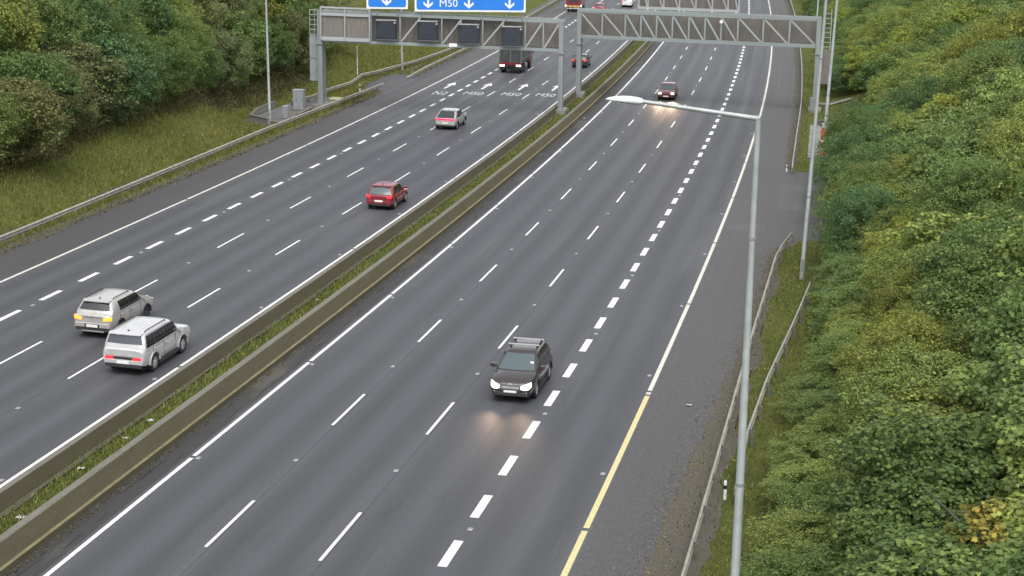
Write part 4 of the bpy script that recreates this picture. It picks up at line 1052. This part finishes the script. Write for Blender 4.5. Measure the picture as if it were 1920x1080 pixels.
# ------------------------------------------------------------------ vehicles
def interp(tab, y):
    for a, b in zip(tab[:-1], tab[1:]):
        if y <= b[0]:
            f = (y - a[0])/(b[0] - a[0]); f = min(max(f, 0), 1)
            return [a[k]*(1-f) + b[k]*f for k in range(1, len(a))]
    return list(tab[-1][1:])
def boolean_cut(me, cutters):
    a = link('tmp', me); cs = []
    for cm in cutters:
        c = link('tmpc', cm); cs.append(c); md = a.modifiers.new('b', 'BOOLEAN'); md.operation = 'DIFFERENCE'; md.object = c; md.solver = 'EXACT'
    dg = bpy.context.evaluated_depsgraph_get(); dg.update()
    r = bpy.data.meshes.new_from_object(a.evaluated_get(dg)); bpy.data.objects.remove(a)
    for c in cs: bpy.data.objects.remove(c)
    return r
def wheel_meshes(rad, wd, rimmat, key):
    mb = MB(); prof = [(rad*.62, -wd/2), (rad*.93, -wd/2), (rad, -wd*.36), (rad, wd*.36), (rad*.93, wd/2), (rad*.62, wd/2)]
    n = 24; rings = [[(x, r*math.cos(2*math.pi*k/n), r*math.sin(2*math.pi*k/n)) for r, x in prof] for k in range(n)]
    m = len(prof); vs = [v for rg in rings for v in rg]
    fs = [(k*m + j, k*m + (j+1) % m, ((k+1) % n)*m + (j+1) % m, ((k+1) % n)*m + j) for k in range(n) for j in range(m)]
    mb.add(vs, fs); ty = mb.mesh('wheel', 'tyre', None, 40)
    mb = MB()
    for sx in (-1, 1):
        mb.tube([(sx*wd*.12, 0, 0), (sx*wd*.18, 0, 0)], rad*.62, 20)
        for k in range(5):
            a = 2*math.pi*k/5; mb.beam((sx*wd*.36, 0, 0), (sx*wd*.34, math.cos(a)*rad*.60, math.sin(a)*rad*.60), .07*rad/.33, .05, (1, 0, 0))
        rr = [[(sx*x, r*math.cos(2*math.pi*k/20), r*math.sin(2*math.pi*k/20)) for k in range(20)] for r, x in ((rad*.64, wd*.42), (rad*.58, wd*.42), (rad*.58, wd*.3), (rad*.64, wd*.3))]
        mb.loft(rr, False)
    rm = mb.mesh('rim', rimmat, None, 40); return ty, rm

def car(name, label, cat, s, o, spec, paint, facing=1, group='cars and vans on the motorway', yaw_deg=0):
    """facing +1: drives away from the camera; origin at the middle of the car on the road; +y is forward"""
    L, W, H = spec['L'], spec['W'], spec['H']; hw = W/2
    sc_ = s + facing*L/2 if facing == 1 else s + L/2
    b = G(sc_, o); f = G(sc_ + 1, o) - G(sc_ - 1, o); e = G(sc_, o + .5) - G(sc_, o - .5)
    root = thing(name, b, label, cat, group, world=False)
    yv = f.normalized()*facing; xv = e.normalized()*facing; zv = xv.cross(yv).normalized(); xv = yv.cross(zv)
    root.matrix_basis = Matrix.Translation(b) @ Matrix((xv, yv, zv)).transposed().to_4x4() @ Matrix.Rotation(R(yaw_deg), 4, 'Z')
    def P_(nm, mb, mat, par=root, smooth=None): return link(nm, mb.mesh(nm, mat, None, smooth), par)
    # ---- lower body: loft of cross sections along y.  table: y, zbottom, ztop, halfwidth factor
    tab = spec['body']; y0 = -L/2
    nst = 34; rings = []
    for i in range(nst + 1):
        u = i/nst; yy = L*(.5 - .5*math.cos(math.pi*u)) if spec.get('cos', True) else L*u
        zb, zt, wf = interp(tab, yy/L)
        w_ = hw*wf; h = zt - zb
        half = [(0, zb), (.78*w_, zb), (.93*w_, zb + .08*h), (.985*w_, zb + .28*h), (1.0*w_, zb + .5*h), (.99*w_, zb + .68*h), (.965*w_, zb + .84*h), (.93*w_, zb + .94*h), (.85*w_, zt - .0), (.5*w_, zt + .018), (0, zt + .025)]
        ring = [(x, y0 + yy, z) for x, z in half] + [(-x, y0 + yy, z) for x, z in reversed(half[1:-1])]
        rings.append(ring)
    mb = MB(); mb.loft(rings); me = mb.mesh('body', paint)
    wr = spec['wheel']; ax = spec['axles']; cut = []
    for ay in ax:
        for sx in (-1, 1):
            cb = MB(); cb.tube([(sx*(hw - .30), y0 + ay, wr), (sx*(hw + .2), y0 + ay, wr)], wr + .055, 24); cut.append(cb.mesh('cut', 'underbody'))
    me = boolean_cut(me, cut)
    me.materials.clear(); me.materials.append(MAT[paint])
    for p in me.polygons: p.use_smooth = True; p.material_index = 0
    me.set_sharp_from_angle(angle=R(32)); link('body', me, root)
    # ---- cabin
    cb_ = spec['cabin']    # yrb, yrr, yfr, yfb (from rear, metres), zbelt, wb, wr
    yrb, yrr, yfr, yfb, zbelt = (cb_[k] for k in ('rb', 'rr', 'fr', 'fb', 'z')); wb, wt = hw*cb_['wb'], hw*cb_['wt']; zr = H
    def lv(v):      # rear y, front y, half width, z at fraction v up the cabin
        bulge = .02*math.sin(math.pi*v)
        return yrb + (yrr - yrb)*v**1.15 + y0, yfb + (yfr - yfb)*v + y0, wb + (wt - wb)*v + bulge, zbelt + (zr - .05 - zbelt)*v
    bowf, bowr = .11, .07
    def ring_at(v, inset=0, z=None):
        a, b2, ww, zz = lv(v); a += inset; b2 -= inset; ww -= inset; zz = zz if z is None else z
        pts = []; rc = .12
        for k in range(9):
            x = -ww + rc + (2*ww - 2*rc)*k/8; pts.append((x, b2 - bowf*(x/ww)**2, zz))
        pts.append((ww - rc*.15, b2 - bowf - rc*.5, zz))
        for k in range(7): pts.append((ww, b2 - bowf - rc*1.4 - (b2 - a - bowf - bowr - 2.8*rc)*k/6, zz))
        pts.append((ww - rc*.15, a + bowr + rc*.5, zz))
        for k in range(9):
            x = ww - rc - (2*ww - 2*rc)*k/8; pts.append((x, a + bowr*(x/ww)**2, zz))
        pts.append((-ww + rc*.15, a + bowr + rc*.5, zz))
        for k in range(7): pts.append((-ww, a + bowr + rc*1.4 + (b2 - a - bowf - bowr - 2.8*rc)*k/6, zz))
        pts.append((-ww + rc*.15, b2 - bowf - rc*.5, zz))
        return pts
    rg = [ring_at(0, 0, zbelt - .10)] + [ring_at(v) for v in (0, .25, .5, .75, .92, 1.0)] + [ring_at(1.0, .05, zr - .022), ring_at(1.0, .16, zr - .004), ring_at(1.0, .45, zr + .004)]
    mb = MB(); mb.loft(rg); P_('cabin', mb, spec.get('cabin_mat', paint), root, 40)
    # roof skin in body colour a little above
    # ---- windows
    def pane(nm, fn, mat, nu, nv, th=.012):
        vs = [Vector(fn(i/nu, j/nv)) for j in range(nv + 1) for i in range(nu + 1)]
        fs = [(j*(nu+1) + i, j*(nu+1) + i + 1, (j+1)*(nu+1) + i + 1, (j+1)*(nu+1) + i) for j in range(nv) for i in range(nu)]
        mb = MB(); mb.add(vs, fs); return P_(nm, mb, mat, root, 60)
    v0, v1 = cb_.get('v0', .06), .90
    def fscreen(u, v, front=True):
        vv = v0 + (v1 - v0)*v; a, b2, ww, zz = lv(vv); x = (u*2 - 1)*(ww - .11 - .02*vv)
        if front: y = b2 - bowf*(x/ww)**2 + .012
        else: y = a + bowr*(x/ww)**2 - .012
        return (x, y, zz + .006)
    pane('windscreen', lambda u, v: fscreen(u, v, True), spec.get('screen', 'glass_screen'), 8, 4)
    rv = spec.get('rearv', (0, 1))
    pane('rear_window', lambda u, v: fscreen(u, rv[0] + (rv[1]-rv[0])*v, False), spec.get('rear', 'glass_rear'), 8, 4)
    for sx in (-1, 1):
        for (a0, a1, t0, t1) in spec['windows']:     # fractions along the cabin at the belt (a) and at the top (t)
            def fs_(u, v, a0=a0, a1=a1, t0=t0, t1=t1, sx=sx):
                vv = v0 + .02 + (v1 - v0 - .03)*v; a, b2, ww, zz = lv(vv); A, B = lv(0)[0], lv(0)[1]; Aq, Bq = lv(1)[0], lv(1)[1]
                ya = A + (B - A)*a0; yb = A + (B - A)*a1; ta = Aq + (Bq - Aq)*t0; tb = Aq + (Bq - Aq)*t1
                y = (ya + (ta - ya)*vv) + ((yb + (tb - yb)*vv) - (ya + (ta - ya)*vv))*u
                return (sx*(ww + .010), y, zz)
            pane('side_window', fs_, 'glass_dark', 4, 3)
    # ---- wheels
    ty, rm = wheel_meshes(wr, spec.get('tw', .23), spec.get('rim', 'rim'), name)
    for ay in ax:
        for sx in (-1, 1):
            wv = link('wheel', ty, root, (sx*(hw - .135), y0 + ay, wr)); link('rim', rm, wv)
            if spec.get('arch'):
                mb = MB(); n = 16; ri_, ro2 = wr + .045, wr + .115
                pts = [(math.cos(math.pi*k/n), math.sin(math.pi*k/n)) for k in range(n + 1)]
                x0_, x1_ = sx*(hw - .05), sx*(hw + .018)
                rr = [[(x0_, y0 + ay + c*ri_, wr + s2*ri_), (x1_, y0 + ay + c*ri_, wr + s2*ri_), (x1_, y0 + ay + c*ro2, wr + s2*ro2), (x0_, y0 + ay + c*ro2, wr + s2*ro2)] for c, s2 in pts]
                mb.loft(rr); P_('wheel_arch', mb, spec['arch'])
    if spec.get('sill'):
        for sx in (-1, 1):
            mb = MB(); mb.box((sx*(hw - .01), y0 + (ax[0] + ax[1])/2, .30), (.05, ax[1] - ax[0] - 2*wr - .12, .14)); P_('sill', mb, spec['sill'])
    mb = MB(); mb.box((0, 0, .24), (W*.78, L*.86, .12)); P_('underbody', mb, 'underbody')
    # ---- doors: recessed seams and handles
    A, B = lv(0)[0], lv(0)[1]
    for sx in (-1, 1):
        for fy in spec.get('seams', (.22, .50, .80)):
            mb = MB(); mb.box((sx*(hw*.992), A + (B - A)*fy, zbelt - .30), (.012, .014, .56)); P_('door_seam', mb, 'underbody')
        for fy in (.27, .55):
            mb = MB(); mb.box((sx*(hw*.99), A + (B - A)*fy, zbelt - .13), (.05, .17, .032)); P_('door_handle', mb, spec.get('handle', paint))
        mb = MB(); my = lv(.1)[1] - .28; mb.loft([[(sx*(hw*.93), my, zbelt + .06), (sx*(hw*.93), my + .05, zbelt + .06), (sx*(hw*.93), my + .05, zbelt + .10), (sx*(hw*.93), my, zbelt + .10)],
            [(sx*(hw + .06), my - .03, zbelt + .03), (sx*(hw + .06), my + .11, zbelt + .03), (sx*(hw + .06), my + .09, zbelt + .19), (sx*(hw + .06), my - .03, zbelt + .19)],
            [(sx*(hw + .22), my - .01, zbelt + .05), (sx*(hw + .22), my + .07, zbelt + .05), (sx*(hw + .22), my + .06, zbelt + .17), (sx*(hw + .22), my - .01, zbelt + .17)]]); P_('mirror', mb, spec.get('mirror', paint), root, 40)
    if spec.get('rails'):
        for sx in (-1, 1):
            xx = sx*(wt - .10); ya, yb = lv(1)[0] + .28, lv(1)[1] - .42
            mb = MB(); mb.tube([(xx, ya, zr - .02), (xx, ya + .12, zr + .05), (xx, yb - .12, zr + .05), (xx, yb, zr - .02)], .022, 6); P_('roof_rail', mb, spec['rails'])
    if spec.get('bars'):
        for fy in spec['bars']:
            yy = lv(1)[0] + (lv(1)[1] - lv(1)[0])*fy
            mb = MB(); mb.box((0, yy, zr + .105), (2*wt - .02, .085, .032)); br = P_('roof_bar', mb, 'bar_silver')
            for sx in (-1, 1):
                mb = MB(); mb.box((sx*(wt - .10), yy, zr + .045), (.07, .09, .09)); P_('bar_foot', mb, 'black_plastic', br)
    if spec.get('ribs'):
        for k in range(-2, 3):
            mb = MB(); mb.box((k*.2, (lv(1)[0] + lv(1)[1])/2 - .1, zr + .008), (.05, (lv(1)[1] - lv(1)[0])*.62, .012)); P_('roof_rib', mb, spec.get('cabin_mat', paint))
    if spec.get('antenna', True):
        mb = MB(); ya = lv(1)[0] + .32; mb.loft([[(-.025, ya - .07, zr), (.025, ya - .07, zr), (.025, ya + .08, zr), (-.025, ya + .08, zr)], [(-.006, ya - .06, zr + .06), (.006, ya - .06, zr + .06), (.006, ya - .02, zr + .06), (-.006, ya - .02, zr + .06)]]); P_('antenna', mb, 'black_plastic')
    if spec.get('spoiler'):
        mb = MB(); a = lv(1)[0]; mb.loft([[(-wt + .06, a + .10, zr - .035), (wt - .06, a + .10, zr - .035), (wt - .06, a + .10, zr + .0), (-wt + .06, a + .10, zr + .0)], [(-wt + .10, a - .12, zr - .07), (wt - .10, a - .12, zr - .07), (wt - .10, a - .12, zr - .045), (-wt + .10, a - .12, zr - .045)]]); P_('spoiler', mb, spec.get('cabin_mat', paint), root, 30)
    # ---- details given as boxes: name, mat, (x, y_from_end, z), size, end
    def ybody(end, z):
        return -L/2 if end == 'r' else L/2
    for nm, mat, xx, dy, zz, size, end, sym in spec['details']:
        for sx in ((-1, 1) if sym else (1,)):
            yy = (-L/2 + dy) if end == 'r' else (L/2 - dy)
            mb = MB(); hx, hy, hz = size[0]/2, size[1]/2, size[2]/2; t = .82
            # softly tapered block, outer face a little smaller
            sg = -1 if end == 'r' else 1
            tp = size[3] if len(size) > 3 else 0      # tilt of the outer edge
            inn = [(-hx, -hz), (hx, -hz), (hx, hz), (-hx, hz)]
            def q3(x, y, z): return (sx*(xx + x), yy + sg*y - sg*abs(xx + x if xx else 0)*0, zz + z + (x/hx)*tp)
            mb.loft([[q3(x, -hy, z) for x, z in inn], [q3(x, hy*.5, z) for x, z in inn], [q3(x*t, hy, z*t) for x, z in inn]])
            P_(nm, mb, mat, root, 20)
    return root, (P_, lv, y0)

SUV = dict(axles=(.92, 3.62), wheel=.36)
def spec_suv2():     # boxy white SUV
    return dict(L=4.83, W=1.92, H=1.77, wheel=.39, axles=(1.0, 3.82), tw=.26, rim='rim', arch='paint_white', sill='cladding', rails='black_plastic', ribs=True, spoiler=True,
        body=[(0, .46, 1.08, .92), (.012, .42, 1.15, .96), (.05, .36, 1.15, .985), (.2, .32, 1.14, 1.0), (.70, .32, 1.12, 1.0), (.78, .32, 1.12, 1.0), (.86, .32, 1.10, .995), (.94, .32, 1.07, .98), (.98, .36, 1.0, .95), (1, .44, .86, .90)],
        cabin=dict(rb=.05, rr=.27, fr=3.02, fb=3.80, z=1.10, wb=.965, wt=.835, v0=.10), windows=[(.06, .285, .045, .30), (.292, .553, .307, .607), (.56, .885, .614, .97)], rear='glass_rear', rearv=(.34, 1.0),
        details=[('tail_light', 'tail_red', .62, -.012, .745, (.36, .05, .095), 'r', True), ('light_strip', 'black_plastic', 0, -.005, .745, (.88, .05, .085), 'r', False), ('bumper', 'paint_white', 0, .01, .60, (1.66, .12, .18), 'r', False), ('lower_bumper', 'cladding', 0, .02, .44, (1.60, .12, .16), 'r', False),
            ('licence_plate', 'plate_white', 0, -.055, .585, (.54, .02, .13), 'r', False), ('tailgate_seam', 'underbody', 0, -.004, .815, (1.5, .03, .014), 'r', False),
            ('headlight', 'lens_clear', .66, .10, .82, (.34, .10, .12), 'f', True), ('grille', 'black_plastic', 0, .03, .62, (1.2, .08, .2), 'f', False)])
def spec_suv1():     # silver SUV with amber lamps
    return dict(L=4.62, W=1.87, H=1.66, wheel=.35, axles=(.92, 3.60), tw=.24, rim='rim_dark', arch='cladding', sill='cladding', rails='black_plastic', spoiler=True,
        body=[(0, .42, 1.02, .88), (.012, .40, 1.08, .94), (.06, .34, 1.12, .98), (.2, .30, 1.12, 1.0), (.66, .30, 1.09, 1.0), (.76, .30, 1.08, 1.0), (.84, .30, 1.04, .985), (.93, .30, .97, .955), (.975, .33, .89, .91), (1, .40, .76, .83)],
        cabin=dict(rb=.08, rr=.48, fr=2.78, fb=3.68, z=1.08, wb=.95, wt=.775, v0=.10), windows=[(.25, .553, .20, .563), (.56, .88, .57, .96)], rear='glass_dark', rearv=(.30, .98),
        details=[('tail_light', 'tail_amber', .69, .05, .93, (.38, .12, .17, .02), 'r', True), ('trim_strip', 'chrome', 0, .03, .97, (.98, .06, .05), 'r', False), ('bumper', 'paint_silver', 0, .0, .62, (1.68, .12, .20), 'r', False), ('lower_bumper', 'cladding', 0, .02, .45, (1.62, .12, .17), 'r', False),
            ('licence_plate', 'plate_white', 0, -.065, .60, (.54, .02, .13), 'r', False), ('plate_recess', 'cladding', 0, -.045, .60, (.74, .05, .20), 'r', False), ('skid_plate', 'bar_silver', 0, .0, .36, (1.1, .08, .07), 'r', False),
            ('headlight', 'lens_clear', .66, .12, .80, (.34, .10, .14), 'f', True), ('grille', 'black_plastic', 0, .03, .62, (1.0, .08, .2), 'f', False)])
def spec_cross():    # dark crossover coming towards the camera
    return dict(L=4.55, W=1.82, H=1.63, wheel=.345, axles=(.90, 3.52), tw=.23, rim='rim', arch='cladding', sill='cladding', rails='black_plastic', bars=(.24, .72), antenna=False, screen='glass_screen',
        body=[(0, .42, .98, .88), (.012, .40, 1.02, .94), (.06, .34, 1.06, .98), (.2, .28, 1.07, 1.0), (.66, .28, 1.05, 1.0), (.76, .28, 1.03, .995), (.84, .28, .99, .975), (.92, .28, .915, .94), (.965, .29, .84, .885), (.988, .32, .76, .81), (1, .38, .66, .70)],
        cabin=dict(rb=.12, rr=.62, fr=2.50, fb=3.50, z=1.03, wb=.945, wt=.72), windows=[(.14, .30, .10, .25), (.308, .553, .258, .563), (.56, .87, .57, .95)],
        details=[('upper_grille', 'chrome', 0, .03, .765, (.78, .07, .085), 'f', False), ('lower_grille', 'bar_silver', 0, .02, .655, (.74, .06, .10), 'f', False), ('licence_plate', 'plate_white', 0, -.035, .49, (.52, .02, .115), 'f', False),
            ('bumper', 'cladding', 0, .02, .40, (1.44, .14, .15), 'f', False), ('air_intake', 'black_plastic', 0, -.005, .50, (.90, .05, .13), 'f', False), ('fog_light', 'lens_clear', .60, .03, .45, (.16, .06, .09), 'f', True), ('emblem', 'bar_silver', 0, -.01, .765, (.16, .03, .12), 'f', False), ('tail_light', 'lens_red', .64, .0, .90, (.22, .1, .3), 'r', True)])
def spec_hatch(h=1.50, L=4.20, W=1.79):
    return dict(L=L, W=W, H=h, wheel=.325, axles=(.80, L - .93), tw=.22, rim='rim', spoiler=True,
        body=[(0, .40, .88, .86), (.012, .36, .94, .93), (.06, .30, .98, .98), (.2, .24, .98, 1.0), (.66, .24, .95, 1.0), (.76, .24, .93, .99), (.85, .24, .87, .965), (.94, .26, .78, .92), (.98, .30, .70, .86), (1, .36, .60, .78)],
        cabin=dict(rb=.12, rr=.62, fr=2.25, fb=L - 1.05, z=.945, wb=.93, wt=.74), windows=[(.16, .28, .13, .24), (.288, .553, .248, .563), (.56, .87, .57, .95)],
        details=[('tail_light', 'tail_red', .68, .06, .86, (.26, .14, .15, .03), 'r', True), ('bumper', None, 0, .0, .52, (1.58, .12, .22), 'r', False), ('lower_bumper', 'cladding', 0, .02, .36, (1.5, .12, .12), 'r', False), ('licence_plate', 'plate_white', 0, -.06, .60, (.52, .02, .12), 'r', False),
            ('headlight', 'lens_clear', .62, .12, .68, (.34, .14, .15, .03), 'f', True), ('grille', 'black_plastic', 0, .03, .55, (.8, .08, .16), 'f', False)])
def fixpaint(sp, paint):
    sp['details'] = [(n, m or paint, *r) for n, m, *r in sp['details']]; return sp

car('white_suv', 'boxy white SUV with ribbed roof and low red tail lights nearest the median barrier', 'car', 58.15, -6.52, spec_suv2(), 'paint_white')
car('silver_suv', 'silver SUV with glowing amber tail lights behind the boxy white SUV', 'car', 62.75, -10.2, spec_suv1(), 'paint_silver')
dk, (PP, lvf, yy0) = car('dark_suv', 'dark brown SUV with roof bars and lit headlights driving towards the camera', 'car', 59.05, 9.63, spec_cross(), 'paint_brown', -1)
def swept_lamp(P_, L, nm, mat, prof):
    # lamp glass wrapping round the front corner: (x, back from the nose, z low, z high)
    for sx in (-1, 1):
        rings = []
        for x, dy, z0, z1 in prof:
            n_ = Vector((.5 if dy > .05 else .1, 1, 0)).normalized()*.035
            a, b2 = (sx*x, L/2 - dy, z0), (sx*x, L/2 - dy - .05, z1)
            rings.append([(a[0] - sx*n_.x, a[1] - n_.y*1.5, z0), (a[0] + sx*n_.x*.6, a[1] + n_.y*.5, z0 + .01), (b2[0] + sx*n_.x, b2[1] + n_.y, (z0 + z1)/2), (b2[0] + sx*n_.x*.6, b2[1] + n_.y*.3, z1), (b2[0] - sx*n_.x, b2[1] - n_.y*1.5, z1)])
        mb = MB(); mb.loft(rings); P_(nm, mb, mat, smooth=50)
swept_lamp(PP, 4.55, 'headlight', 'head_lit', [(.42, -.045, .63, .72), (.50, -.045, .595, .765), (.62, -.015, .575, .81), (.735, .055, .59, .85), (.815, .17, .66, .86)])
# small emblem strokes on its grille and the paper disc in its windscreen
for a, b in (((-.05, .72), (-.035, .81)), ((.05, .72), (.035, .81)), ((-.042, .765), (.042, .765))):
    mb = MB(); mb.beam((a[0], 4.55/2 + .03, a[1]), (b[0], 4.55/2 + .03, b[1]), .014, .014, (0, 1, 0)); PP('emblem_stroke', mb, 'underbody')
mb = MB(); q = lvf(.42); mb.box((-.56, q[1] - .05, q[3]), (.13, .01, .16), Matrix.Rotation(R(30), 3, 'X')); PP('windscreen_disc', mb, 'sign_white')
sp = fixpaint(spec_hatch(1.51, 4.25, 1.80), 'paint_red'); sp['rearv'] = (.02, .95); sp['rear'] = 'glass_screen'
car('red_hatchback', 'red hatchback in the lane beside the median with a silver sky-lit rear window', 'car', 95.1, -6.68, sp, 'paint_red')
sp = fixpaint(spec_hatch(1.56, 4.65, 1.88), 'paint_grey'); sp['cabin']['rr'] = 1.05; sp['cabin']['fr'] = 2.65; sp['rear'] = 'glass_dark'; sp['arch'] = 'cladding'
sp['details'][0] = ('tail_light', 'tail_bar', 0, .03, .88, (1.70, .10, .13), 'r', False)
car('grey_crossover', 'grey coupe crossover with one red light bar across its tail', 'car', 130.2, -10.93, sp, 'paint_grey')
sp = fixpaint(spec_hatch(1.50, 4.35, 1.80), 'paint_dark')
car('dark_hatchback', 'dark hatchback with lit tail lights half hidden behind the median gantry legs', 'car', 183.3, -6.95, sp, 'paint_dark')
sp = fixpaint(spec_hatch(1.48, 4.3, 1.78), 'paint_maroon'); sp['details'][4] = ('headlight', 'head_lit', .62, .06, .70, (.34, .16, .20), 'f', True); sp['details'].append(('licence_plate', 'plate_white', 0, -.04, .42, (.5, .02, .12), 'f', False)); sp['details'][0] = ('tail_light', 'lens_red', .68, .06, .86, (.26, .14, .15), 'r', True)
mr, _ = car('maroon_saloon', 'dark maroon car with lit headlights coming from under the right gantry', 'car', 157.5, 5.25, sp, 'paint_maroon', -1)
sp = fixpaint(spec_hatch(1.48, 4.2, 1.78), 'paint_red')
car('red_car', 'distant red car with bright tail lights beyond the left gantry', 'car', 266.2, -13.6, sp, 'paint_red')
sp = fixpaint(spec_hatch(1.75, 4.5, 1.85), 'paint_ice')
car('white_car', 'distant white car at the top of the picture above the right gantry', 'car', 280.8, -10.05, sp, 'paint_ice')

# headlamp beams of the two oncoming cars
def beam_light(root, x, y, z, energy):
    ld = bpy.data.lights.new('headlamp_beam', 'SPOT'); ld.energy = energy; ld.spot_size = R(64); ld.spot_blend = 1.0; ld.color = (1, .66, .42); ld.shadow_soft_size = .25
    o = bpy.data.objects.new('headlamp_beam', ld); C.objects.link(o); o.parent = root; o.location = (x, y, z); o.rotation_euler = (R(90 - 5), 0, 0)
for x in (-.64, .64): beam_light(dk, x, 4.55/2 + .12, .72, 60)
for x in (-.62, .62): beam_light(mr, x, 4.3/2 + .12, .70, 480)

# tipper lorry with dark body
def tipper(s, o):
    root = thing('tipper_lorry', G(s, o), 'dark open tipper lorry with two tailgate panels passing under the left gantry', 'lorry', 'lorries on the motorway', -heading(s), world=False)
    def P_(nm, mb, mat, par=root, smooth=None): return link(nm, mb.mesh(nm, mat, None, smooth), par)
    hw = 1.22
    mb = MB(); mb.box((0, 3.6, .85), (.9, 7.4, .28)); P_('chassis', mb, 'underbody')
    for sx in (-1, 1):
        mb = MB(); mb.box((sx*hw, 2.9, 2.1), (.07, 5.6, 1.9)); P_('side_wall', mb, 'tipper_dark')
        for k in range(6): mb = MB(); mb.box((sx*(hw + .06), .2 + k*1.08, 2.1), (.06, .12, 1.9)); P_('side_rib', mb, 'tipper_rail')
        mb = MB(); mb.beam((sx*(hw + .07), .1, 1.55), (sx*(hw + .07), 5.7, 1.55), .06, .14); P_('side_rail', mb, 'tipper_rail')
        mb = MB(); mb.beam((sx*(hw + .05), .05, 3.08), (sx*(hw + .05), 5.75, 3.08), .14, .10); P_('top_rail', mb, 'tipper_rail')
    mb = MB(); mb.box((0, 2.9, 1.17), (2.4, 5.6, .08)); P_('floor', mb, 'tipper_dark')
    mb = MB(); mb.box((0, 5.7, 2.2), (2.5, .08, 2.0)); P_('headboard', mb, 'tipper_dark')
    for sx in (-1, 1): mb = MB(); mb.box((sx*.6, .06, 2.1), (1.06, .08, 1.8)); P_('tailgate_panel', mb, 'tipper_dark')
    for x in (-1.2, 0, 1.2): mb = MB(); mb.box((x, .0, 2.1), (.11, .12, 1.98)); P_('tailgate_post', mb, 'tipper_rail')
    mb = MB(); mb.box((0, -.02, 1.08), (2.5, .14, .2)); P_('rear_beam', mb, 'lens_red')
    mb = MB(); mb.box((0, .1, .72), (1.2, .1, .45)); P_('number_board', mb, 'black_plastic')
    for sx in (-1, 1):
        mb = MB(); mb.box((sx*.92, -.02, .88), (.52, .12, .20)); P_('tail_light', mb, 'tail_white')
        mb = MB(); mb.box((sx*.95, .15, .62), (.55, .06, .5)); P_('mud_flap', mb, 'black_plastic')
    ty, rm = wheel_meshes(.50, .32, 'rim_dark', 'lorry')
    for ay in (1.2, 2.4, 6.6):
        for sx in (-1, 1): wv = link('wheel', ty, root, (sx*1.05, ay, .5)); link('rim', rm, wv)
    mb = MB(); mb.loft([[(-1.2, 5.95, .7), (1.2, 5.95, .7), (1.2, 7.9, .7), (-1.2, 7.9, .7)], [(-1.2, 5.95, 1.9), (1.2, 5.95, 1.9), (1.2, 7.9, 1.9), (-1.2, 7.9, 1.9)], [(-1.1, 6.0, 2.75), (1.1, 6.0, 2.75), (1.1, 7.5, 2.75), (-1.1, 7.5, 2.75)]]); P_('cab', mb, 'paint_lorry')
    mb = MB(); mb.box((0, 7.78, 2.2), (1.9, .1, .7), Matrix.Rotation(R(-24), 3, 'X')); P_('windscreen', mb, 'glass_dark')
    for sx in (-1, 1): mb = MB(); mb.box((sx*1.36, 7.3, 2.0), (.12, .1, .6)); P_('mirror', mb, 'black_plastic')
tipper(174.2, -13.45)
def lorry(s, o):
    root = thing('box_lorry', G(s, o), 'distant red lorry with a pale chevron bar across its tail', 'lorry', 'lorries on the motorway', -heading(s), world=False)
    def P_(nm, mb, mat, par=root): return link(nm, mb.mesh(nm, mat), par)
    mb = MB(); mb.loft([[(-1.22, 0, .9), (1.22, 0, .9), (1.22, 6.2, .9), (-1.22, 6.2, .9)], [(-1.22, .05, 2.9), (1.22, .05, 2.9), (1.22, 6.2, 2.9), (-1.22, 6.2, 2.9)], [(-1.15, .1, 3.0), (1.15, .1, 3.0), (1.15, 6.1, 3.0), (-1.15, 6.1, 3.0)]]); P_('box', mb, 'paint_lorry')
    for sx in (-1, 1): mb = MB(); mb.box((sx*.42, -.0, 2.1), (.62, .06, 1.0)); P_('rear_window', mb, 'glass_rear')
    mb = MB(); mb.box((0, -.05, .95), (2.3, .08, .26)); P_('chevron_bar', mb, 'chevron_yellow')
    for k in range(9): mb = MB(); mb.box((-1.05 + k*.26, -.096, .95), (.09, .012, .24), Matrix.Rotation(R(30), 3, 'Y')); P_('chevron', mb, 'lens_red')
    for sx in (-1, 1): mb = MB(); mb.box((sx*1.28, -.03, 1.05), (.16, .1, .28)); P_('tail_light', mb, 'tail_white')
    mb = MB(); mb.box((0, .1, .6), (2.2, .1, .12)); P_('underrun_bar', mb, 'plate_white')
    mb = MB(); mb.box((0, 7.1, 1.6), (2.3, 1.5, 1.9)); P_('cab', mb, 'paint_lorry')
    ty, rm = wheel_meshes(.46, .3, 'rim_dark', 'box')
    for ay in (1.5, 6.9):
        for sx in (-1, 1): wv = link('wheel', ty, root, (sx*1.0, ay, .46)); link('rim', rm, wv)
lorry(265.6, -17.75)
